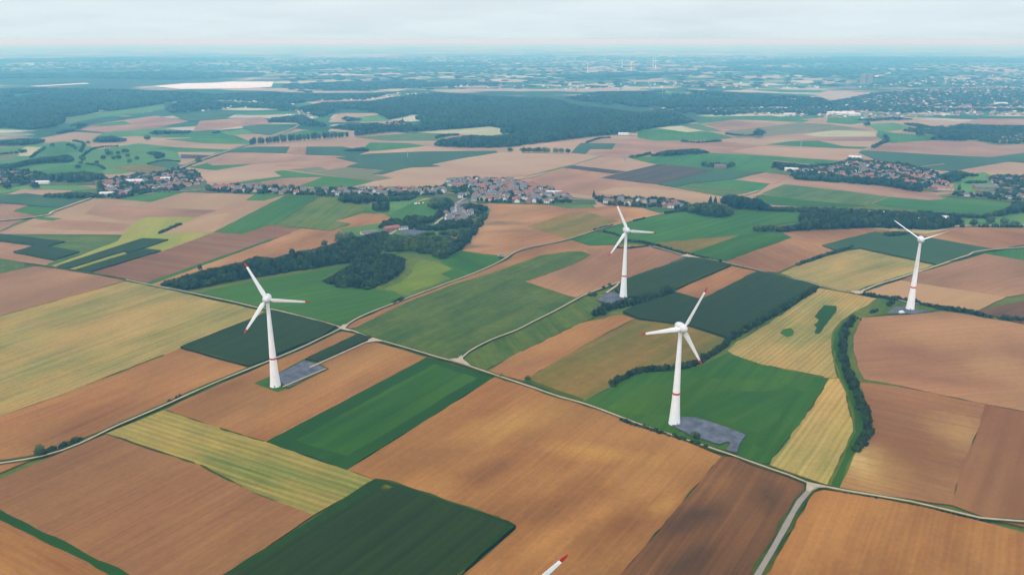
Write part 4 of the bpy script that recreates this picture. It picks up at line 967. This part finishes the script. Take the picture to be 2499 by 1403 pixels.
WHERE = {'central village': 'in the central village', 'roadside village row': 'in the roadside village', 'left village': 'in the left village', 'left edge village': 'at the left edge village',
 'lane hamlet': 'on the lane above the scrub', 'lower roadside row': 'above the middle turbine', 'copse hamlet': 'by the round leafy copse', 'right village': 'in the right village',
 'right edge village': 'in the right edge village', 'belt houses': 'in the right tree belt', 'farthest right village': 'in the farthest right village'}
SIZE = ('low', 'long', 'small tall')
cnt = {}
for h in sorted(near, key=lambda h: proj(h[0], h[1], 0)[0]):
    X, Y, a, wl, rf, k, vn = h; key = (vn, wl, rf, k); i = cnt.get(key, 0); cnt[key] = i + 1
    o = link('house', None, label=f"{nth(i)} {SIZE[k]} {wl} {rf}-roofed house from left {WHERE.get(vn, 'in the far town')}", cat='house', group='village houses')
    wm, rm, cm = PROTO[wl, rf][k]
    link('wall', wm, parent=o); r_ = link('roof', rm, parent=o); link('chimney', cm, parent=r_)
    o.location = (X, Y, ZI * .008 + .4); o.rotation_euler = (0, 0, a); o.scale = (random.uniform(.9, 1.15),) * 3
def bake(items):                             # the hundreds of smaller houses far behind, as one object
    by = {}
    for X, Y, a, wl, rf, k, vn in items: by.setdefault((wl, rf, k), []).append((X, Y, a))
    V, Fs, mi, mats, b = [], [], [], [], 0
    for (wl, rf, k), L in by.items():
        wm, rm, _ = PROTO[wl, rf][k]
        for me, mm in ((wm, M['wall_' + wl]), (rm, M['roof_' + rf])):
            if mm not in mats: mats.append(mm)
            vs = [v.co[:] for v in me.vertices]; fs = [(tuple(p.vertices), p.material_index) for p in me.polygons]
            for X, Y, a in L:
                c, s = math.cos(a), math.sin(a); f = 1.0 if Y < 5000 else 1.2
                V += [(X + (x*c - y*s) * f, Y + (x*s + y*c) * f, z * f) for x, y, z in vs]
                for q, m_ in fs:
                    if m_ == 0: Fs.append(tuple(i + b for i in q)); mi.append(mats.index(mm))
                b += len(vs)
    me = mesh_np('distant_houses', V, Fs, mats); me.polygons.foreach_set('material_index', mi)
    link('distant_houses', me, kind='stuff', label='mass of smaller houses in the right hand villages and far towns', cat='houses')
bake(rest)
# farm sheds and barns
def shed(x, y, ang, label, k=0, sc=1.0, wall='white', roof='pale', name='farm_shed', dims=None):
    X, Y = at(x, y); o = link(name, None, label=label, cat='barn')
    wm, rm, _ = house_mesh(*(dims or ((24, 13, 5, 2.4), (34, 16, 5.5, 2.8))[k]), wall, roof, False)
    link('wall', wm, parent=o); link('roof', rm, parent=o); o.location = (X, Y, ZI * .008 + .5); o.rotation_euler = (0, 0, R(ang)); o.scale = (sc,) * 3; return o
shed(956, 564, 32, 'red roofed barn on the farm above the spoil heap wood', 0, 1.05, 'brick', 'red', 'barn')
shed(983, 562, 25, 'low grey shed right of the red roofed barn', 0, .7, 'white', 'grey')
shed(901, 574, 30, 'long grey farm shed left of the red roofed barn', 1, .8, 'cream', 'grey')
shed(2218, 544, -10, 'large white shed with pale roof inside the right tree belt', 1, 1.0)
shed(2240, 545, -10, 'brown roofed barn beside the white shed in the tree belt', 0, .9, 'brick', 'brown', 'barn')
shed(2404, 462, -6, 'long low grey barn on the right village meadow', 1, 1.2, 'brick', 'grey', 'barn', (40, 14, 4, 2.6))
shed(2288, 464, -12, 'red roofed hall at the lower end of the right village', 0, 1.1, 'brick', 'red', 'barn')
shed(2306, 466, -12, 'pale roofed hall beside the red roofed hall', 1, .9, 'cream', 'red', 'barn')
shed(2086, 390, -25, 'pale grey roofed barn at the top of the right village', 0, 1.3, 'white', 'pale')
shed(1930, 418, -10, 'pale shed at the left end of the right village', 1, .9)
shed(1521, 331, -6, 'white ended farm shed at the tip of the central forest', 1, 1.0)
shed(1540, 331, -6, 'brown roofed farm barn at the tip of the central forest', 1, 1.1, 'cream', 'brown', 'barn')
shed(1352, 476, -5, 'long white hall on the upper edge of the central village', 1, .9)
shed(330, 448, 8, 'broad white workshop in the left village', 1, 1.0)
shed(262, 478, 5, 'white shed at the lower end of the left village', 1, .8)
shed(105, 450, 12, 'white shed at the right end of the left edge village', 1, .8)
shed(405, 441, 8, 'pale shed in the upper part of the left village', 0, .9)
for x_, y_, s_, l_ in ((2034, 280, 1.5, 'left end white shed of the far factory group at right'), (2052, 281.5, 1.3, 'second white shed of the far factory group at right'), (2068, 280.5, 1.6, 'third white shed of the far factory group at right'), (2084, 283, 1.4, 'right end white shed of the far factory group at right'), (1926, 283, 1.3, 'far pale shed left of the white factory group'), (2442, 257, 1.6, 'pale warehouse among the far right town houses')):
    shed(x_, y_, -4, l_, 1, s_, name='factory_shed')
for i, (x, dims, sc, ang) in enumerate(((951, (40, 16, 8, 7), 1.1, 10), (968, (26, 18, 12, 8), 1.1, 100), (981, (36, 15, 8, 6), 1.1, 10))):
    shed(x, 314 - i * .8, ang, ('left wing', 'tall middle block', 'right wing')[i] + ' of the red roofed manor at the forest edge', 0, sc, 'brick', 'red', 'manor_house', dims)
shed(1223, 628, 20, 'tiny grey hut in a bush by the curving road', 0, .35, 'cream', 'grey', 'hut')
shed(770, 639, 15, 'tiny white hut among the spoil heap bushes', 0, .3, 'white', 'pale', 'hut')
shed(1757, 411, -10, 'grey roofed farmhouse in the ring of trees on the green field', 0, 1.2, 'brick', 'grey', 'farmhouse')
shed(1757, 524, -15, 'white farmhouse in the round leafy copse', 0, .7, 'white', 'grey', 'farmhouse')

# ------------------------------------------------------------------ cooling towers
def lathe(prof, seg=40, cap=True):
    V = []; Fs = []
    for r, z in prof: V += [(math.cos(2*math.pi*i/seg) * r, math.sin(2*math.pi*i/seg) * r, z) for i in range(seg)]
    for k in range(len(prof) - 1):
        for i in range(seg):
            j = (i + 1) % seg; Fs.append((k*seg+i, k*seg+j, (k+1)*seg+j, (k+1)*seg+i))
    if cap: Fs.append(tuple(range((len(prof)-1)*seg, len(prof)*seg)))
    return V, Fs
cprof = [(24, 0), (22, 14), (20, 34), (19.3, 48), (19.8, 62), (20.6, 72), (19.6, 72), (18.5, 48), (22, 4)]
for x, lab in ((2105, 'left one of the grey concrete cooling towers on the far plain'), (2121, 'right one of the grey concrete cooling towers on the far plain')):
    X, Y = at(x, 205); V, Fs = lathe(cprof, cap=False)
    o = link('cooling_tower', mesh_np('cooling_tower', V, Fs, [M['concrete']], smooth=True), label=lab, cat='cooling tower', group='cooling towers'); o.location = (X, Y, 0)

# ------------------------------------------------------------------ wind turbines
HUB, RB = 86.0, 38.0
def blade_loft(r0, r1, pitch, nsec=12, npt=14):
    def chord(r):
        t = r / RB
        if r < 3.2: return 2.0
        if t < .16: return 2.0 + (4.3 - 2.0) * (t * RB - 3.2) / (.16 * RB - 3.2)
        if t < .9: return 4.3 - 2.5 * ((t - .16) / .74) ** .75
        return 1.8 - 1.15 * ((t - .9) / .1) ** 1.6
    def thick(r):
        t = r / RB
        return 2.0 if r < 3.2 else max(.10, 1.75 * (1 - t) ** 2.2 + .22 * (1 - t) + .06)
    V, Fs = [], []
    for k in range(nsec + 1):
        r = r0 + (r1 - r0) * k / nsec; c, th = chord(r), min(thick(r), chord(r)); tw = R(pitch + 16 * (1 - r / RB) ** 1.6)
        for i in range(npt):
            a = 2 * math.pi * i / npt; x = math.cos(a) * c / 2; y = math.sin(a) * th / 2 * (1 if r < 3.2 else (.72 + .28 * math.cos(a)))
            x += (c - 2.0) * .18
            V.append((x * math.cos(tw) - y * math.sin(tw), x * math.sin(tw) + y * math.cos(tw), r))
    for k in range(nsec):
        for i in range(npt):
            j = (i + 1) % npt; Fs.append((k*npt+i, k*npt+j, (k+1)*npt+j, (k+1)*npt+i))
    Fs += [tuple(range(npt))[::-1], tuple(range(nsec*npt, nsec*npt + npt))]
    return V, Fs
def ellipsoid_body(prof, seg=28):            # profile along -Y (towards the rotor)
    V, Fs = lathe(prof, seg, cap=True); return [(x, -z, y) for x, y, z in V], Fs
TPROF = [(5.05, -.5), (4.95, .6), (4.45, 5), (3.95, 12), (3.45, 20), (3.13, 26), (2.75, 36), (2.3, 50), (1.85, 66), (1.5, 78), (1.38, 83.2)]
def rad(z):
    for (r0, z0), (r1, z1) in zip(TPROF, TPROF[1:]):
        if z0 <= z <= z1: return r0 + (r1 - r0) * (z - z0) / (z1 - z0)
TM = {}
V, Fs = lathe(TPROF, 48); TM['tower'] = mesh_np('tower', V, Fs, [M['white']], smooth=True)
V, Fs = lathe([(rad(z) + q, z) for z, q in ((27.2, -.02), (27.2, .03), (28.9, .03), (28.9, -.02))], 48, cap=False); TM['red_band'] = mesh_np('red_band', V, Fs, [M['red']])
V, Fs = ellipsoid_body([(.05, -7.4), (1.4, -6.9), (2.7, -5.4), (3.5, -3.0), (3.85, -.4), (3.85, 1.4), (3.6, 2.2), (3.2, 2.45)]); TM['nacelle'] = mesh_np('nacelle', V, Fs, [M['nacelle']], smooth=True)
V, Fs = ellipsoid_body([(3.3, 2.7), (3.6, 3.1), (3.55, 4.4), (3.1, 5.9), (2.3, 7.2), (1.3, 8.0), (.4, 8.3), (.02, 8.35)]); TM['hub'] = mesh_np('hub', V, Fs, [M['nacelle']], smooth=True)
V, Fs = lathe([(1.45, 82.9), (1.62, 83.0), (1.62, 83.9), (1.45, 84.0)], 32, cap=False); TM['yaw_ring'] = mesh_np('yaw_ring', V, Fs, [M['grey']])
doorV = [(-.55, -4.95, .5), (.55, -4.95, .5), (.55, -4.72, 2.9), (-.55, -4.72, 2.9), (-.55, -4.6, .5), (.55, -4.6, .5), (.55, -4.4, 2.9), (-.55, -4.4, 2.9)]
TM['door'] = mesh_np('door', doorV, [(0,1,2,3),(1,5,6,2),(4,0,3,7),(3,2,6,7)], [M['grey']])
BL = {}
for key, pitch in (('run', 6.0), ('feather', 74.0)):
    V, Fs = blade_loft(1.6, RB - 4.3, pitch, 16); b = mesh_np('blade', V, Fs, [M['white']], smooth=True)
    V, Fs = blade_loft(RB - 4.3, RB, pitch, 10); t = mesh_np('blade_tip', V, Fs, [M['red'] if key == 'run' else M['white']], smooth=True); BL[key] = (b, t)
TMF = {}
for k_ in ('tower', 'nacelle', 'hub'):
    TMF[k_] = TM[k_].copy(); TMF[k_].materials.clear(); TMF[k_].materials.append(M['white'])
def turbine(base, yaw, phi, label, group, blade='run', ground=0.9, band=True, scale=1.0):
    o = link('wind_turbine', None, label=label, cat='wind turbine', group=group)
    tm = TM if band else TMF; tw = link('tower', tm['tower'], parent=o)
    if band: link('red_band', TM['red_band'], parent=tw)
    link('door', TM['door'], parent=tw); link('yaw_ring', TM['yaw_ring'], parent=o)
    for nm in ('nacelle', 'hub'): q = link(nm, tm[nm], parent=o); q.location = (0, 0, HUB)
    for k in range(3):
        b = link('blade', BL[blade][0], parent=o); b.location = (0, -4.6, HUB); b.rotation_euler = (0, R(phi + 120 * k), 0)
        link('blade_tip', BL[blade][1], parent=b)
    o.location = (base[0], base[1], ground); o.rotation_euler = (0, 0, R(yaw)); o.scale = (scale,) * 3; return o
G1 = 'wind turbines in the near fields'
turbine(at(672.6, 945), 8, 96, 'white wind turbine by a grey pad on brown soil, leftmost of the near ones', G1)
turbine(at(1645.4, 1036.7), 18, 30, 'white wind turbine at the edge of the bright green field beside the roadside pad', G1)
turbine(at(1521, 727), 10, 96, 'white wind turbine standing between the dark hedge and the brown field at centre', G1)
turbine(at(2220.3, 757), -20, 64, 'white wind turbine with thin feathered blades and no red tips, rightmost', G1, 'feather')
hub5 = at(1224, 1500, HUB); turbine((hub5[0], hub5[1] + 4.6), 0, 44, 'wind turbine below the bottom edge showing only one red blade tip', G1)
for i, (x, y, px_h) in enumerate(((1433.7, 177, 1.0), (1518, 165.5, .95), (1540, 173.2, 1.0), (1593.6, 161.8, 1.05), (1600, 167, 1.0))):
    turbine(at(x, y), 0, (10, 50, 80, 30, 100)[i], f"tiny hazy far wind turbine, {nth(i)} from the left of five under the horizon", 'far wind turbines', ground=0, band=False, scale=px_h)

# ------------------------------------------------------------------ poles, pylon, van, bales
def pole(x, y, h, label, mat='wood', arm=True, r=.16):
    V, Fs = lathe([(r, -.5), (r * .7, h)], 8); b = len(V)
    if arm:
        q = [(-1.2, -.08, h - .5), (1.2, -.08, h - .5), (1.2, .08, h - .5), (-1.2, .08, h - .5)]; V += q + [(a, c, d + .2) for a, c, d in q]
        Fs += [tuple(b + i for i in f) for f in ((3,2,1,0),(4,5,6,7),(0,1,5,4),(1,2,6,5),(2,3,7,6),(3,0,4,7))]
    X, Y = at(x, y); o = link('utility_pole', mesh_np('utility_pole', V, Fs, [M[mat]]), label=label, cat='pole'); o.location = (X, Y, .8); return o
pole(142, 1103, 11, 'pale wooden pole standing in front of the left roadside hedge', r=.3)
pole(288, 1041, 9, 'thin wooden pole beside the left pale road', r=.25)
pole(1242, 631, 9, 'thin pole on the bend of the curving pale road', r=.25)
pole(890, 570, 11, 'thin pole on the brown field left of the red barn', r=.25)
pole(1119, 880, 6, 'small marker pole at the central road junction', arm=False, r=.2)
pole(995, 385, 20, 'tall pale mast on the teal field at centre', 'grey', False, r=.9)
pole(1954, 360, 20, 'tall pale mast on the thin green strip at right', 'grey', False, r=.9)
pole(1616, 245, 60, 'far white mast in front of the right forest band', 'grey', False, r=1.0)
pole(121, 226, 60, 'far white mast over the left forest', 'grey', False, r=1.2)
def bar(V, Fs, a, b, r):
    a, b = Vector(a), Vector(b); d = (b - a).normalized(); u = d.orthogonal().normalized(); w = d.cross(u); k = len(V)
    for p in (a, b): V += [tuple(p + (u * math.cos(q) + w * math.sin(q)) * r) for q in (0, 1.571, 3.142, 4.712)]
    Fs += [(k+i, k+(i+1) % 4, k+4+(i+1) % 4, k+4+i) for i in range(4)]
def pylon(x, y, h, label):
    V, Fs = [], []; lv = [(0, 3.6), (.3, 2.4), (.55, 1.4), (.75, .9), (1, .35)]
    for sx in (-1, 1):
        for sy in (-1, 1):
            for (t0, w0), (t1, w1) in zip(lv, lv[1:]):
                bar(V, Fs, (sx*w0, sy*w0, t0*h), (sx*w1, sy*w1, t1*h), .3); bar(V, Fs, (sx*w0, sy*w0, t0*h), (-sx*w1, sy*w1, t1*h), .18)
    for t, w in ((.62, 8), (.8, 10), (.94, 6)):
        bar(V, Fs, (-w, 0, t*h), (w, 0, t*h), .35); bar(V, Fs, (-w, 0, t*h), (0, 0, t*h + 3), .2); bar(V, Fs, (w, 0, t*h), (0, 0, t*h + 3), .2)
    X, Y = at(x, y); o = link('pylon', mesh_np('pylon', V, Fs, [M['grey']]), label=label, cat='pylon'); o.location = (X, Y, 0); o.rotation_euler = (0, 0, .3)
pylon(1526, 394, 15, 'pale lattice power pylon on the field above the ploughed strip')
def van():
    X, Y = at(2200, 767.5); o = link('parked_van', None, label='white van parked on the rightmost turbine pad', cat='van')
    bm = bmesh.new(); prof = [(-2.6, .45), (-2.6, 2.2), (-2.4, 2.45), (1.0, 2.45), (1.75, 1.45), (2.6, 1.2), (2.6, .45)]
    vs = [[bm.verts.new((x, s, z)) for x, z in prof] for s in (-1, 1)]; n = len(prof)
    for i in range(n): bm.faces.new((vs[0][i], vs[0][(i+1) % n], vs[1][(i+1) % n], vs[1][i]))
    bm.faces.new(vs[0][::-1]); bm.faces.new(vs[1]); bmesh.ops.recalc_face_normals(bm, faces=bm.faces)
    me = bpy.data.meshes.new('body'); bm.to_mesh(me); bm.free(); link('body', me, M['white'], o)
    g = [(1.06, -.85, 2.38), (1.06, .85, 2.38), (1.74, .85, 1.52), (1.74, -.85, 1.52)]
    link('windscreen', mesh_np('windscreen', [(x + .03, y, z + .03) for x, y, z in g], [(0, 3, 2, 1)], [M['glass']]), parent=o)
    for x in (-1.6, 1.6):
        for s in (-1, 1):
            V, Fs = lathe([(.4, -.13), (.4, .13)], 16); w = link('wheel', mesh_np('wheel', [(a, c, b) for a, b, c in V], Fs, [M['glass']]), parent=o); w.location = (x, s * .98, .4)
    o.location = (X, Y, 1.5); o.rotation_euler = (0, 0, R(15)); o.scale = (1.25,) * 3
van()
for i, (x, y) in enumerate(((1013, 500), (1017, 499.5), (1023, 499), (1033, 498))):
    V, Fs = lathe([(.9, 0), (1.0, .15), (1.0, 1.15), (.9, 1.3)], 16); X, Y = at(x, y)
    o = link('wrapped_bale', mesh_np('wrapped_bale', V, Fs, [M['white']]), label=f"{nth(i)} white wrapped bale from the left on the village meadow", cat='bale', group='white bales'); o.location = (X, Y, 1.6); o.scale = (1.5,) * 3

# ------------------------------------------------------------------ haze
hm = new_mat('haze'); hb = NB(hm)
pv = hb.n('ShaderNodeVolumePrincipled', {'Color': (.20, .64, 1.0, 1), 'Density': 1.42e-4, 'Anisotropy': .3, 'Absorption Color': (1, 1, 1, 1)})
hm.node_tree.links.new(pv.outputs[0], hb.n('ShaderNodeOutputMaterial').inputs['Volume'])
hx = GX + 2000; hz0, hz1 = -3.0, CAM_H + 12
Vb = [(x, y, z) for z in (hz0, hz1) for x, y in ((-hx, -3000), (hx, -3000), (hx, hx), (-hx, hx))]
link('haze', mesh_np('haze', Vb, [(3,2,1,0),(4,5,6,7),(0,1,5,4),(1,2,6,5),(2,3,7,6),(3,0,4,7)], [hm]), kind='stuff', label='pale blue air between the camera and the far plain', cat='haze')
